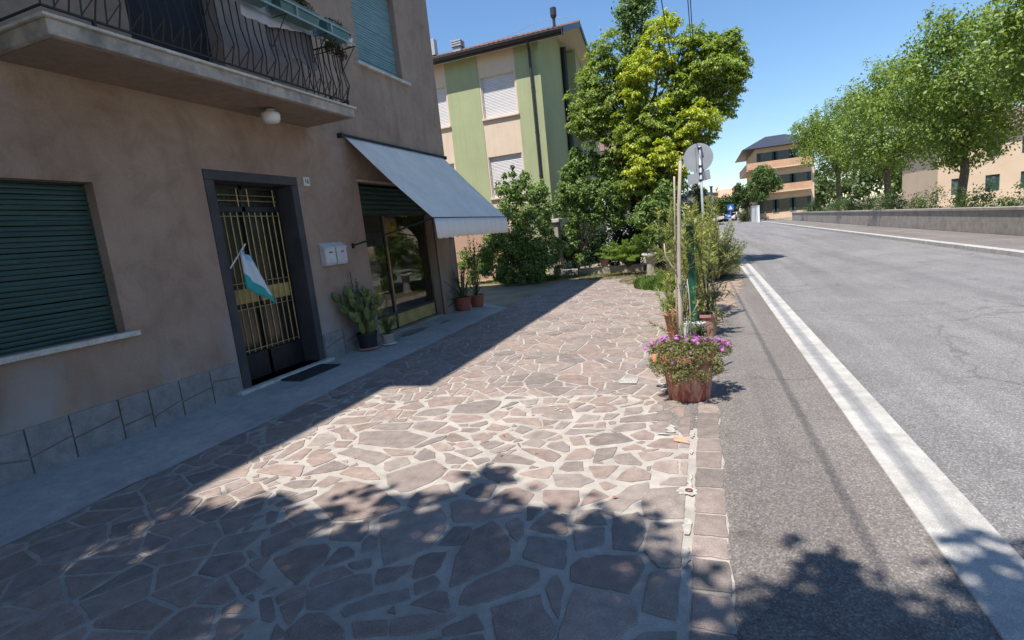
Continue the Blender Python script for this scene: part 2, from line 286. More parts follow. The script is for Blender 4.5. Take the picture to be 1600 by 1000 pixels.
# crazy paving: every stone a low raised plate in a mortar sheet
PX0, PX1, PY0, PY1 = -4.22, -0.21, -3.2, 16.6
sheet('mortar_bed', PX0 - .01, -0.125, PY0, PY1 + .2, 0.0, M['mortar'])
b = MB()
ys = [-3.3 + i * .25 for i in range(82)]
rnd = random.Random(5)
edge = [0.052 + rnd.uniform(-.018, .018) - .035 * max(0, min(1, (y - 3) / 3)) for y in ys]
for i in range(len(ys) - 1):
    b.quad((edge[i], ys[i], .004), (0.93, ys[i], .004), (0.93, ys[i+1], .004), (edge[i+1], ys[i+1], .004))
tag(b.build('asphalt_pavement', M['asphalt']), kind='structure')
b = MB(); b.quad((-.125, -3.3, .0), (.06, -3.3, .0), (.06, 17, .0), (-.125, 17, .0)); tag(b.build('border_bed', M['mortar']), kind='structure')
STONES = "-2272,1958 -2194,2089 -2067,2145 -2004,2109 -1959,2012 -1968,1799 -2137,1877|-2522,2559 -2491,2689 -2520,2806 -2396,2849 -2217,2813 -2074,2740 -1859,2600 -1853,2551 -1968,2434 -2051,2383 -2189,2363 -2384,2484|-2651,2441 -2618,2457 -2542,2480 -2426,2416 -2334,2378 -2395,2286 -2515,2332|-2535,2215 -2492,2307 -2406,2256 -2483,2162|-2482,2085 -2454,2132 -2370,2272 -2238,2369 -2183,2332 -2236,2163 -2313,1988 -2350,1966|-2075,2176 -2167,2335 -2057,2358 -1946,2386 -1899,2310 -1870,2198 -1981,2180|-1801,2102 -1865,2215 -1852,2267 -1792,2245 -1730,2153|-1932,1960 -1940,2015 -1955,2118 -1917,2141 -1848,2108 -1819,2068 -1873,2000|-1917,1842 -1915,1895 -1823,1989 -1768,1958 -1729,1946 -1829,1854 -1880,1805|-1818,2004 -1715,2071 -1669,2012 -1719,1975 -1773,1978|-1622,1994 -1458,2061 -1450,2015 -1484,1931 -1549,1887 -1580,1911|-1853,1744 -1867,1789 -1720,1934 -1633,1959 -1556,1855 -1553,1837 -1693,1687 -1794,1671|-2009,1705 -1990,1745 -1918,1814 -1884,1780 -1874,1757 -1954,1664|-1937,1656 -1865,1741 -1818,1682 -1793,1575 -1852,1588|-1619,1687 -1616,1732 -1535,1812 -1383,1903 -1335,1837 -1452,1756 -1573,1662|-1785,1531 -1770,1643 -1679,1663 -1575,1619 -1512,1584 -1460,1521 -1723,1460|-1517,1642 -1368,1695 -1319,1613 -1450,1569|-2921,2711 -2885,2780 -2704,2824 -2667,2711 -2777,2678|-2663,2724 -2647,2892 -2513,2871 -2524,2793 -2557,2727|-2892,2617 -2883,2647 -2695,2628 -2728,2561 -2819,2558|-2745,2458 -2708,2586 -2588,2686 -2550,2633 -2593,2537 -2694,2434|-2716,2358 -2707,2390 -2644,2390 -2569,2284 -2582,2263 -2600,2241|-2097,1704 -2085,1756 -2050,1770 -2055,1725|-2076,1673 -2035,1705 -1975,1660 -1893,1589 -1891,1558 -1956,1565|-1918,2449 -1767,2549 -1586,2616 -1497,2521 -1444,2407 -1447,2274 -1438,2222 -1516,2127 -1608,2028 -1703,2148|-1351,1699 -1236,1756 -1073,1788 -1131,1691 -1225,1640 -1306,1614|-1322,1803 -1254,1914 -1184,1915 -1118,1810 -1147,1791 -1305,1802|-751,2037 -739,2113 -719,2141 -664,2060 -638,1861 -686,1920 -738,2013|-987,2789 -1014,2920 -794,2945 -761,2817 -785,2675 -913,2711|-972,2490 -943,2614 -918,2674 -806,2638 -750,2498 -761,2460 -879,2463|-922,2231 -951,2413 -832,2423 -743,2415 -695,2234 -695,2184 -766,2185|-2805,3455 -2941,3652 -2927,3698 -2742,3744 -2523,3763 -2242,3646 -2272,3497 -2342,3413 -2535,3431|-2591,2929 -2561,3049 -2417,3057 -2255,2934 -2210,2891 -2328,2875 -2492,2912|-3305,3000 -2988,3017 -2881,2848 -3151,2843 -3323,2863|-2515,3382 -2356,3387 -2197,3368 -2192,3309 -2356,3266|-2909,3790 -2895,3902 -2727,3931 -2567,3959 -2543,3806 -2761,3772|-2214,2970 -2101,3108 -1976,3243 -1873,3179 -1789,3117 -1780,2999 -1834,2870 -1900,2771 -1957,2745 -2112,2830|-1771,2879 -1685,2909 -1609,2806 -1528,2760 -1640,2678 -1742,2568 -1818,2602 -1846,2762|-1642,3742 -1591,3815 -1479,3705 -1504,3639 -1576,3657|-1517,3266 -1512,3421 -1350,3395 -1184,3307 -1214,3252 -1353,3265|-1601,3434 -1492,3577 -1427,3572 -1465,3461 -1533,3407|-1493,3067 -1446,3212 -1323,3207 -1269,3135 -1346,2994 -1419,3002|-1770,2972 -1756,3091 -1601,3101 -1588,2988 -1644,2924|-1433,3037 -1433,3094 -1292,3094 -1214,2977 -1305,2946|-874,3653 -891,3736 -811,3870 -674,3883 -555,3745 -624,3702 -824,3623|-752,3968 -676,4071 -513,4111 -494,4016 -598,3941 -702,3906|-662,3432 -651,3475 -556,3529 -460,3376 -460,3337 -618,3346|-628,3598 -543,3687 -454,3617 -600,3557|-807,3283 -601,3319 -654,3126 -728,3125|-1255,3109 -1047,3253 -1025,3206 -1028,3074 -1124,3070|-595,3117 -570,3219 -504,3321 -384,3226 -384,3146 -501,3096|-1415,2243 -1408,2432 -1306,2449 -1280,2403 -1277,2276 -1337,2258|-1548,2670 -1501,2729 -1417,2722 -1272,2694 -1067,2689 -1062,2643 -1196,2556 -1258,2506 -1423,2473 -1471,2528|-1193,1949 -1268,2175 -1279,2412 -1202,2520 -1140,2479 -1064,2394 -1009,2297 -989,2215 -1015,2142 -1085,2076 -1153,1975|-1101,1849 -1119,1958 -1089,2025 -940,2177 -815,2163 -788,2087 -820,2021 -943,1916 -1032,1858|-949,1861 -754,1989 -713,1902 -639,1819 -632,1696 -831,1650|-1124,2516 -1071,2581 -1015,2535 -979,2425 -992,2353 -1060,2410|-1303,2771 -1271,2893 -1192,2927 -1059,2860 -1069,2727 -1271,2719|-1163,2976 -1104,3042 -1002,2984 -1069,2895|-1058,2709 -960,2710 -979,2575 -1005,2562|-1507,2869 -1457,2946 -1337,2928 -1324,2767 -1413,2764 -1512,2802|-1105,1695 -998,1818 -921,1737 -997,1696 -1072,1660|-1409,1972 -1468,2122 -1417,2182 -1332,2199 -1307,2084 -1316,2029 -1393,1969|-1377,1941 -1308,2015 -1250,1973 -1250,1931 -1327,1862|-1141,1631 -1079,1659 -1041,1600 -1142,1577|-1038,1654 -920,1709 -863,1642 -1014,1607|-1027,3136 -834,3162 -720,3085 -795,2985 -943,2974|-745,2760 -746,2857 -710,2983 -599,2900|-693,3055 -656,3087 -570,3040 -635,2966|-646,2776 -558,2926 -496,3050 -392,3120 -367,2956 -435,2876 -501,2736 -599,2756|-739,2583 -750,2713 -630,2745 -558,2597 -641,2580|-737,2517 -567,2571 -548,2413 -676,2331|-542,2668 -412,2759 -365,2647 -357,2492 -379,2388 -497,2387|-673,2210 -640,2283 -525,2332 -358,2351 -328,2279 -371,2076 -505,2087 -647,2104|-623,1942 -612,2053 -526,2077 -369,2060 -332,2015 -320,1910 -394,1803 -610,1701|-311,1979 -309,2095 -301,2235 -229,2267 -91,2301 -73,1947 -158,1955|-411,2871 -373,3026 -174,3087 -133,2933 -101,2864 -100,2743 -342,2685 -382,2729|-339,2652 -103,2709 -93,2512 -88,2314 -267,2278 -347,2394 -343,2603|-352,1778 -280,1868 -143,1904 -78,1875 -81,1808 -348,1746|-329,3085 -267,3193 -100,3216 -99,3102|-4028,3678 -4010,3720 -3965,3894 -3686,3861 -3564,3677 -3645,3480 -3683,3387 -3718,3365|-4128,3904 -4194,4332 -4060,4416 -3794,4301 -3847,4141 -3897,4010 -3974,3893|-3846,3946 -3878,4034 -3781,4063 -3668,3873 -3759,3876|-3847,4176 -3678,4258 -3605,4167 -3598,4121 -3686,4069 -3762,4076|-3649,3874 -3708,4000 -3612,4051 -3511,4036 -3446,3847 -3539,3779|-3636,3481 -3496,3663 -3443,3687 -3439,3555 -3488,3468|-3290,3700 -3239,3843 -3034,3666 -2927,3603 -2902,3534 -3040,3539 -3156,3655|-3269,3360 -3358,3618 -3248,3638 -3100,3551 -3077,3500 -3141,3391|-3025,3403 -3065,3484 -2900,3509 -2876,3369 -2966,3359|-3156,3829 -2958,3967 -2892,3961 -2933,3827 -3019,3705|-3040,3981 -3134,4240 -3065,4279 -2907,4264 -2859,4144 -2840,4016|-3418,3860 -3412,4020 -3082,4108 -3055,3939 -3192,3877|-3414,4098 -3412,4225 -3289,4243 -3232,4109|-3213,4122 -3252,4245 -3168,4262 -3133,4183|-3079,3143 -3124,3262 -3090,3330 -2980,3325 -2964,3295 -3032,3164|-3047,3102 -3029,3179 -2933,3267 -2819,3189 -2836,3099 -2898,3006|-3363,3094 -3448,3376 -3396,3486 -3300,3357 -3308,3116|-3255,3077 -3244,3313 -3168,3313 -3106,3110 -3196,3084|-2877,2862 -2815,3073 -2756,3123 -2601,3058 -2610,3003 -2748,2918|-2871,3259 -2817,3375 -2685,3357 -2488,3317 -2353,3258 -2392,3098 -2589,3172|-3247,4329 -3249,4439 -3059,4448 -3051,4315 -3157,4274|-3727,4536 -3722,4673 -3482,4694 -3485,4519 -3666,4512|-3755,4278 -3729,4457 -3467,4494 -3454,4294 -3638,4272|-3457,4367 -3429,4470 -3273,4476 -3284,4376 -3346,4324|-2980,4319 -2851,4544 -2697,4404 -2745,4296|-3211,4454 -3054,4436 -3071,4314 -3095,4277|-2787,4547 -2683,4704 -2371,4714 -2339,4492 -2634,4372 -2727,4524|-2322,4242 -2351,4444 -2082,4623 -1936,4580 -1916,4441 -1963,4252 -2141,4231|-3080,4255 -2871,4278 -2815,4071 -2912,4001|-2789,4073 -2842,4245 -2700,4265 -2702,4132|-2674,4144 -2632,4302 -2483,4356 -2381,4327 -2365,4261 -2437,4153 -2601,4138|-2835,3945 -2851,4016 -2685,4059 -2668,3988|-2629,4031 -2656,4113 -2592,4107 -2474,4073 -2540,4017|-2419,4056 -2405,4140 -2360,4218 -2315,4136 -2326,4052|-2268,4077 -2272,4159 -2063,4204 -1943,4149 -1953,4078 -2075,4001 -2171,4004|-2513,3842 -2529,3967 -2433,4004 -2229,3990 -2244,3864 -2263,3753 -2397,3795|-2227,3729 -2231,3810 -2181,3926 -2055,3852 -2132,3738|-2110,3950 -2024,3976 -1999,3921 -2062,3907|-1996,3940 -1873,4055 -1838,3990 -1895,3911 -1970,3908|-2011,3792 -2026,3863 -1869,3885 -1851,3842 -1900,3784|-1926,4212 -1889,4310 -1756,4296 -1742,4213 -1794,4070|-1808,3854 -1801,3993 -1606,3925 -1657,3849|-1880,3717 -1794,3794 -1677,3719 -1699,3651 -1810,3616|-2078,3631 -2085,3750 -2035,3755 -1855,3636 -1982,3572|-2263,3442 -2191,3620 -2093,3706 -2084,3614 -2217,3439|-2146,3502 -2072,3563 -1905,3473 -1907,3420 -1999,3394|-1934,3532 -1904,3575 -1813,3576 -1766,3518 -1849,3471|-2163,3266 -2162,3445 -2027,3369 -1976,3274 -2070,3220|-1954,3362 -1902,3368 -1699,3265 -1718,3209 -1844,3200|-1890,3414 -1727,3477 -1645,3426 -1704,3320 -1818,3378|-2346,3145 -2272,3253 -2212,3260 -2125,3172 -2219,3015 -2272,3033|-1740,3568 -1626,3642 -1536,3604 -1606,3475 -1656,3484|-1702,3133 -1688,3213 -1634,3207 -1578,3149 -1611,3126|-1680,3281 -1568,3336 -1529,3286 -1593,3199|-1875,4376 -1820,4561 -1747,4564 -1803,4447|-1938,4653 -1705,4685 -1771,4732 -1941,4727|-1747,4587 -1587,4677 -1564,4525 -1621,4478 -1715,4542|-1542,4690 -1393,4707 -1396,4544 -1501,4540|-1387,4567 -1345,4709 -1259,4630 -1262,4561|-1253,4528 -1196,4575 -1089,4568 -1171,4402 -1207,4432|-1209,4632 -1184,4726 -1043,4754 -1093,4591|-1076,4580 -1004,4755 -816,4761 -891,4577 -1003,4550|-871,4545 -739,4740 -720,4595 -798,4537|-1159,4382 -1048,4515 -976,4465 -1035,4347 -1130,4322|-983,4320 -979,4423 -837,4514 -780,4423 -824,4349|-1708,4205 -1748,4339 -1713,4395 -1581,4285 -1562,4204|-1530,4268 -1569,4403 -1256,4506 -1163,4310 -1456,4272|-1423,4213 -1409,4265 -1159,4290 -1122,4165 -1270,4136|-1753,4102 -1701,4145 -1427,4154 -1365,4044 -1347,3973 -1598,4027 -1681,4030|-1380,4118 -1228,4110 -1268,4024 -1333,3983|-1084,4074 -1049,4276 -896,4247 -899,4152 -1045,4068|-863,4155 -864,4298 -742,4305 -793,4159|-809,4095 -789,4132 -749,4126 -740,4073 -783,4052|-899,4008 -888,4089 -832,4111 -801,3973 -884,3966|-1082,3967 -1063,4031 -920,4050 -912,4007 -1021,3963|-1112,3821 -1085,3924 -801,3931 -885,3874 -1053,3818|-1219,3921 -1202,4093 -1116,4081 -1146,3927|-1543,3850 -1530,3967 -1400,3906 -1452,3790|-1436,3742 -1353,3867 -1301,3897 -1162,3833 -1246,3711 -1406,3712|-1362,3918 -1334,3965 -1249,3980 -1230,3938|-1225,3682 -1142,3810 -1105,3741 -1149,3689|-1059,3761 -960,3802 -888,3640 -984,3608|-1188,3579 -1174,3641 -1083,3680 -1013,3597 -992,3513 -1021,3482 -1148,3546|-1372,3652 -1341,3718 -1284,3708 -1210,3652 -1235,3544 -1393,3595|-1372,3515 -1140,3518 -1030,3426 -1054,3318 -1109,3324 -1277,3439|-997,3363 -958,3545 -888,3582 -810,3520 -806,3412 -911,3367|-785,3332 -807,3562 -659,3620 -666,3442|-997,3212 -981,3326 -857,3355 -820,3211 -929,3185|-771,4476 -672,4526 -581,4670 -580,4588 -754,4465|-569,4554 -556,4647 -481,4650 -483,4592 -552,4532|-707,4263 -712,4434 -577,4485 -553,4399 -575,4334|-517,4358 -488,4557 -437,4571 -397,4516 -397,4408 -498,4349|-716,4103 -722,4191 -339,4379 -296,4230 -328,4189 -654,4108|-477,4046 -405,4145 -312,4152 -298,4007 -360,3880 -456,3958|-600,3850 -501,3954 -419,3875 -426,3775 -532,3765|-459,3662 -379,3796 -251,3824 -240,3625 -408,3637|-259,3992 -223,4039 -109,4022 -108,3903 -210,3853|-506,3537 -402,3563 -263,3565 -288,3505 -434,3406 -473,3456|-264,3474 -211,3556 -110,3561 -104,3479|-391,3307 -371,3400 -295,3436 -229,3438 -221,3255 -284,3247|-213,3330 -212,3427 -104,3446 -87,3309 -148,3241 -194,3247|-232,3794 -118,3774 -111,3654 -232,3655|-236,4234 -118,4261 -107,4093 -244,4092"
traced = []
for s in STONES.split('|'):
    traced.append([tuple(int(q) / 1000 for q in p.split(',')) for p in s.split()])
def inside(p, poly):
    c = False; j = len(poly) - 1
    for i in range(len(poly)):
        if (poly[i][1] > p[1]) != (poly[j][1] > p[1]) and p[0] < (poly[j][0]-poly[i][0])*(p[1]-poly[i][1])/(poly[j][1]-poly[i][1]) + poly[i][0]: c = not c
        j = i
    return c
def area(p): return sum(p[i][0]*p[(i+1) % len(p)][1] - p[(i+1) % len(p)][0]*p[i][1] for i in range(len(p))) / 2
def clip(poly, a, n, off=0.0):
    """keep side where dot(p-a, n) <= off"""
    out = []
    for i in range(len(poly)):
        p, q = poly[i], poly[(i+1) % len(poly)]
        dp = (p[0]-a[0])*n[0] + (p[1]-a[1])*n[1] - off; dq = (q[0]-a[0])*n[0] + (q[1]-a[1])*n[1] - off
        if dp <= 0: out.append(p)
        if (dp < 0) != (dq < 0) and abs(dp - dq) > 1e-12:
            k = dp / (dp - dq); out.append((p[0] + k*(q[0]-p[0]), p[1] + k*(q[1]-p[1])))
    return out
def shrink(poly, d):
    if area(poly) < 0: poly = poly[::-1]
    out = poly
    for i in range(len(poly)):
        p, q = poly[i], poly[(i+1) % len(poly)]; L = math.hypot(q[0]-p[0], q[1]-p[1])
        if L < 1e-5: continue
        n = ((q[1]-p[1])/L, -(q[0]-p[0])/L)
        out = clip(out, p, n, -d)
        if len(out) < 3: return []
    return out
rnd = random.Random(11)
cell = .235
pts = []
gx = int((PX1 - PX0) / cell) + 1; gy = int((PY1 - PY0) / cell) + 1
grid = {}
for i in range(-1, gx + 1):
    for j in range(-1, gy + 1):
        p = (PX0 + (i + .5 + rnd.uniform(-.48, .48)) * cell, PY0 + (j + .5 + rnd.uniform(-.48, .48)) * cell)
        grid[(i, j)] = p
cells = []
for (i, j), p in grid.items():
    if rnd.random() < .22: grid[(i, j)] = None
for (i, j), p in grid.items():
    if p is None: continue
    poly = [(p[0]-1, p[1]-1), (p[0]+1, p[1]-1), (p[0]+1, p[1]+1), (p[0]-1, p[1]+1)]
    for a in range(-3, 4):
        for c in range(-3, 4):
            q = grid.get((i+a, j+c))
            if q is None or (a == 0 and c == 0): continue
            mx = ((p[0]+q[0])/2, (p[1]+q[1])/2); n = (q[0]-p[0], q[1]-p[1]); poly = clip(poly, mx, n)
    for a, n in (((PX0, 0), (-1, 0)), ((PX1, 0), (1, 0)), ((0, PY0), (0, -1)), ((0, PY1), (0, 1))):
        if poly: poly = clip(poly, a, n)
    if len(poly) >= 3: cells.append(poly)
TB = {}
for t in traced:
    xs = [p[0] for p in t]; yy = [p[1] for p in t]
    TB[id(t)] = (min(xs), max(xs), min(yy), max(yy))
def conflict(poly):
    xs = [p[0] for p in poly]; yy = [p[1] for p in poly]; bb = (min(xs), max(xs), min(yy), max(yy))
    cen = (sum(xs)/len(xs), sum(yy)/len(yy))
    for t in traced:
        tb = TB[id(t)]
        if bb[1] < tb[0]-.02 or bb[0] > tb[1]+.02 or bb[3] < tb[2]-.02 or bb[2] > tb[3]+.02: continue
        tests = poly + [cen] + [((poly[k][0]+poly[(k+1) % len(poly)][0])/2, (poly[k][1]+poly[(k+1) % len(poly)][1])/2) for k in range(len(poly))]
        if any(inside(p, t) for p in tests): return True
        if any(inside(p, poly) for p in t): return True
        tc = (sum(p[0] for p in t)/len(t), sum(p[1] for p in t)/len(t))
        if inside(tc, poly): return True
    return False
def split(poly):
    if not poly: return []
    cx = sum(p[0] for p in poly)/len(poly); cy = sum(p[1] for p in poly)/len(poly)
    # cut roughly across the long axis
    best = max(((poly[i], poly[j]) for i in range(len(poly)) for j in range(i)), key=lambda e: math.dist(*e))
    d = (best[1][0]-best[0][0], best[1][1]-best[0][1]); L = math.hypot(*d) or 1
    a = math.atan2(d[1], d[0]) + rnd.uniform(-.75, .75); n = (math.cos(a), math.sin(a)); o = rnd.uniform(-.12, .12) * L
    c = (cx + n[0]*o, cy + n[1]*o)
    return [clip(poly, c, n), clip(poly, c, (-n[0], -n[1]))]
def place(poly, depth=0):
    if len(poly) < 3 or abs(area(poly)) < .0035: return []
    if conflict(shrink(poly, .010) or poly):
        if depth > 3: return []
        out = []
        for q in split(poly): out += place(q, depth + 1)
        return out
    if depth == 0 and abs(area(poly)) > .055 and rnd.random() < .6:
        out = []
        for q in split(poly): out += place(q, 1)
        return out
    return [poly]
final = []
for c in cells: final += place(c)
stones = [(s, 0) for s in traced] + [(s, 1) for s in final]
PAL = [(.250, .198, .176), (.262, .208, .186), (.232, .196, .180), (.215, .186, .172), (.255, .200, .176), (.245, .212, .192), (.205, .174, .162), (.265, .215, .190)]
V = []; Fc = []; TC = []
rnd = random.Random(3)
def add_stone(poly, top=.0058):
    if len(poly) < 3: return
    if area(poly) < 0: poly = poly[::-1]
    # resample edges with a slightly ragged outline and rounded corners
    pp = []
    n = len(poly)
    for i in range(n):
        p, q = poly[i], poly[(i+1) % n]; L = math.dist(p, q)
        k = max(2, min(7, int(L / .035)))
        e_ = min(.006, L * .15) / max(L, 1e-6)
        for f in [e_] + [(a + 1) / k for a in range(k - 1)] + [1 - e_]:
            j = .0026 if (L > .05 and e_ < f < 1 - e_) else .0008
            pp.append((p[0]+(q[0]-p[0])*f + rnd.gauss(0, j), p[1]+(q[1]-p[1])*f + rnd.gauss(0, j)))
    c = (sum(p[0] for p in pp)/len(pp), sum(p[1] for p in pp)/len(pp))
    t = top + rnd.uniform(-.0015, .002); tx, ty = rnd.gauss(0, .004), rnd.gauss(0, .004)
    base = len(V); m = len(pp)
    g_ = rnd.uniform(.88, 1.16); col = [min(1, x * g_ * k_) for x, k_ in zip(rnd.choice(PAL), (1.09, 1.06, 1.03))]
    def zt(p): return t + tx*(p[0]-c[0]) + ty*(p[1]-c[1])
    for p in pp: V.append((p[0], p[1], -.002))
    for p in pp: V.append((p[0], p[1], zt(p) - .002))
    for p in pp:
        d = math.dist(p, c) or 1; s = max(0, 1 - .004/d)
        V.append((c[0]+(p[0]-c[0])*s, c[1]+(p[1]-c[1])*s, zt(p)))
    for r_ in range(2):
        for i in range(m):
            j = (i+1) % m; Fc.append((base+r_*m+i, base+r_*m+j, base+(r_+1)*m+j, base+(r_+1)*m+i))
    Fc.append(tuple(base+2*m+i for i in range(m)))
    TC.extend([col] * (3*m))
for s, k in stones:
    if k:
        q = shrink(s, rnd.uniform(.009, .017))
    else: q = clip(s if area(s) > 0 else s[::-1], (-.168, 0), (1, 0))
    add_stone(q)
b = MB(); b.v = V; b.f = Fc; o = b.build('stone_paving', M['stone']); set_tint(o.data, np.array(TC)); tag(o, kind='structure')
# border course of reddish blocks
V = []; Fc = []; TC = []; PAL = [(.225, .185, .165), (.21, .178, .16), (.232, .192, .172), (.20, .172, .158)]
y = -3.2
while y < 16.5:
    L = rnd.uniform(.17, .30); add_stone([(-.115+rnd.uniform(-.006,.006), y), (.045+rnd.uniform(-.012,.008), y+rnd.uniform(-.008,.008)), (.045+rnd.uniform(-.012,.008), y+L-.012), (-.115+rnd.uniform(-.006,.006), y+L-.012)], .007); y += L + rnd.uniform(.004, .014)
b = MB(); b.v = V; b.f = Fc; o = b.build('border_stones', M['stone']); set_tint(o.data, np.array(TC)); tag(o, kind='structure')
# concrete walkway along the house, sloping up slightly to the wall
b = MB(); rnd = random.Random(8)
ys = [-8 + .3*i for i in range(67)]
for i in range(len(ys)-1):
    y0, y1 = ys[i], ys[i+1]
    def ex(y): return -4.215 + .012*math.sin(y*7) + .01*math.sin(y*19+1) - (max(0, y - 10.9) * 1.05)
    b.quad((-9.5 if y0 > 11.2 else -5.9, y0, .03), (ex(y0), y0, .0045), (ex(y1), y1, .0045), (-9.5 if y0 > 11.2 else -5.9, y1, .03))
tag(b.build('concrete_walkway', M['concrete']), kind='structure')
M['patch'] = concrete('damp_brown_patch', (.28, .22, .19), (.21, .17, .15), 5)
b = MB()
def blob(bm, cx, cy, rx, ry, z, seed, n=22):
    r_ = random.Random(seed); vs = [(cx, cy, z)]
    for i in range(n):
        a = 2*math.pi*i/n; q = 1 + r_.uniform(-.25, .25); vs.append((cx + rx*q*math.cos(a), cy + ry*q*math.sin(a), z))
    bm.add(vs, [(0, 1+i, 1+(i+1) % n) for i in range(n)])
blob(b, -5.12, 8.35, .13, .42, .03, 3)
blob(b, -4.95, 9.25, .04, .2, .028, 5)
tag(b.build('stained_patch', M['patch']), kind='structure')
M['white_mortar'] = concrete('white_mortar', (.47, .435, .39), (.27, .25, .23), 26, 120)
def ragged(bm, x0, x1, y0, y1, z, seed, jx=.008):
    r_ = random.Random(seed); n = max(3, int((y1-y0)/.02)); L_ = []; R_ = []
    for i in range(n+1):
        y = y0+(y1-y0)*i/n; e = min(i, n-i); t = 0 if e else .45
        L_.append((x0 + (x1-x0)*t*.5 + r_.gauss(0, jx), y + r_.gauss(0, .003), z)); R_.append((x1 - (x1-x0)*t*.5 + r_.gauss(0, jx), y + r_.gauss(0, .003), z))
    bm.add(L_ + R_, [(i, n+1+i, n+2+i, i+1) for i in range(n)])
b = MB(); ragged(b, -.44, -.115, 3.98, 4.95, .0036, 77, .02); tag(b.build('cement_patch', M['asphalt']), kind='structure')
b = MB(); z = .0105
for q in ((-1.36, -1.26, 4.40, 4.42), (-1.27, -1.24, 4.28, 4.36), (-1.41, -1.36, 4.44, 4.48), (-1.33, -1.30, 4.34, 4.39), (-1.45, -1.38, 4.50, 4.515)): ragged(b, *q, z, int(q[0]*100), .012); z += .0004
for q in ((-.33, -.28, 3.90, 4.06), (-.40, -.31, 3.86, 3.885)): ragged(b, *q, z, 7, .012); z += .0004
tag(b.build('mortar_smears', M['white_mortar']), kind='structure')
b = MB(); rr = random.Random(12); y = 2.3
while y < 3.9:
    L = rr.uniform(.08, .26); w_ = rr.uniform(.010, .026) + (.010 if y < 2.6 else 0)
    ragged(b, -.148-w_/2, -.148+w_/2, y, y+L, .0098 + rr.uniform(0, .0004), int(y*100), .004); y += L + rr.choice((.1, .2, .3))
blob(b, -.165, 3.02, .06, .05, .0104, 21)
tag(b.build('mortar_strip', M['white_mortar']), kind='structure')
# ---------------------------------------------------------------- walls with openings
def wallgrid(bm, P, u0, u1, v0, v1, ops):
    us = sorted({u0, u1} | {o[0] for o in ops} | {o[1] for o in ops}); vs = sorted({v0, v1} | {o[2] for o in ops} | {o[3] for o in ops})
    for i in range(len(us)-1):
        for j in range(len(vs)-1):
            cu, cv = (us[i]+us[i+1])/2, (vs[j]+vs[j+1])/2
            if any(o[0] < cu < o[1] and o[2] < cv < o[3] for o in ops): continue
            bm.quad(P(us[i], vs[j], 0), P(us[i+1], vs[j], 0), P(us[i+1], vs[j+1], 0), P(us[i], vs[j+1], 0))
    for (a, b_, c, d, dd) in ops:
        bm.quad(P(a, c, 0), P(a, d, 0), P(a, d, dd), P(a, c, dd)); bm.quad(P(b_, c, 0), P(b_, c, dd), P(b_, d, dd), P(b_, d, 0))
        bm.quad(P(a, d, 0), P(b_, d, 0), P(b_, d, dd), P(a, d, dd)); bm.quad(P(a, c, 0), P(a, c, dd), P(b_, c, dd), P(b_, c, 0))
def slats(bm, P, u0, u1, v0, v1, pitch, d, prot, wob=0, seed=0):
    """roller shutter: rows of slats with a shallow curved face and dark gaps"""
    r_ = random.Random(seed); v = v0
    while v < v1 - .005:
        t = min(v + pitch, v1); a = r_.uniform(-wob, wob); c = r_.uniform(-wob, wob); g = pitch*.14
        prof = [(v + g*.5, d + .006), (v + g, d - prot*.6), ((v+t)/2, d - prot), (t - g*.3, d - prot*.5), (t, d + .006)]
        for k in range(4):
            p, q = prof[k], prof[k+1]
            bm.quad(P(u0, p[0]+a, p[1]), P(u1, p[0]+c, p[1]), P(u1, q[0]+c, q[1]), P(u0, q[0]+a, q[1]))
        v = t
def pbox(bm, P, u0, u1, v0, v1, d0, d1):
    c = [P(u0, v0, d0), P(u1, v0, d0), P(u1, v1, d0), P(u0, v1, d0), P(u0, v0, d1), P(u1, v0, d1), P(u1, v1, d1), P(u0, v1, d1)]
    bm.add(c, [(0,1,2,3),(7,6,5,4),(0,4,5,1),(1,5,6,2),(2,6,7,3),(3,7,4,0)])

# ---------------------------------------------------------------- the old brown house on the left
WX = -5.42; B1 = (-8.0, 11.1)
P1 = lambda u, v, d: (WX - d, u, v)          # u along the street, v up, d into the wall
house1 = empty('apartment_building', (WX, 11.1, 0), 'old brown rendered house in shade with a balcony, shop window and house number 16', 'building')
ops = [(8.25, 9.66, 4.77, 6.30, .20), (4.72, 6.25, .06, 2.72, .34), (7.70, 10.13, .06, 2.74, .20), (4.2, 5.35, 3.64, 5.95, .2), (1.7, 2.9, 4.77, 6.30, .2),
       (8.25, 9.66, 7.9, 9.3, .2), (4.2, 5.35, 7.0, 9.3, .2), (2.2, 3.5, 1.05, 2.5, .2)]
b = MB(); wallgrid(b, P1, B1[0], B1[1], 0.0, 10.0, ops)
b.quad((WX, 11.1, 0), (-13, 11.1, 0), (-13, 11.1, 10), (WX, 11.1, 10)); b.quad((-13, -8, 0), (-13, 11.1, 0), (-13, 11.1, 10), (-13, -8, 10))
b.quad((WX, -8, 0), (-13, -8, 0), (-13, -8, 10), (WX, -8, 10))
b.build('wall', M['plaster'], house1)
# roof: overhang of 55 cm over the far stretch, flush over the near stretch
M['roof_tile'] = mat('roof_tiles', (.36, .17, .11), (.22, .10, .07), 9, .85, 30, .5, .02)
M['eave'] = mat('painted_eave', (.35, .30, .25), None, 5)
b = MB()
b.box(-13.3, -4.87, .45, 11.68, 10.0, 10.16); b.box(-13.3, -5.435, -8.3, .45, 10.0, 10.16)
b.add([(-13.3, -8.3, 10.162), (-5.435, -8.3, 10.162), (-5.435, 11.68, 10.162), (-13.3, 11.68, 10.162), (-9.2, -5, 12.0), (-9.2, 8.5, 12.0)],
      [(1, 2, 5, 4), (2, 3, 5), (3, 0, 4, 5), (0, 1, 4)])
b.build('roof', M['roof_tile'], house1)
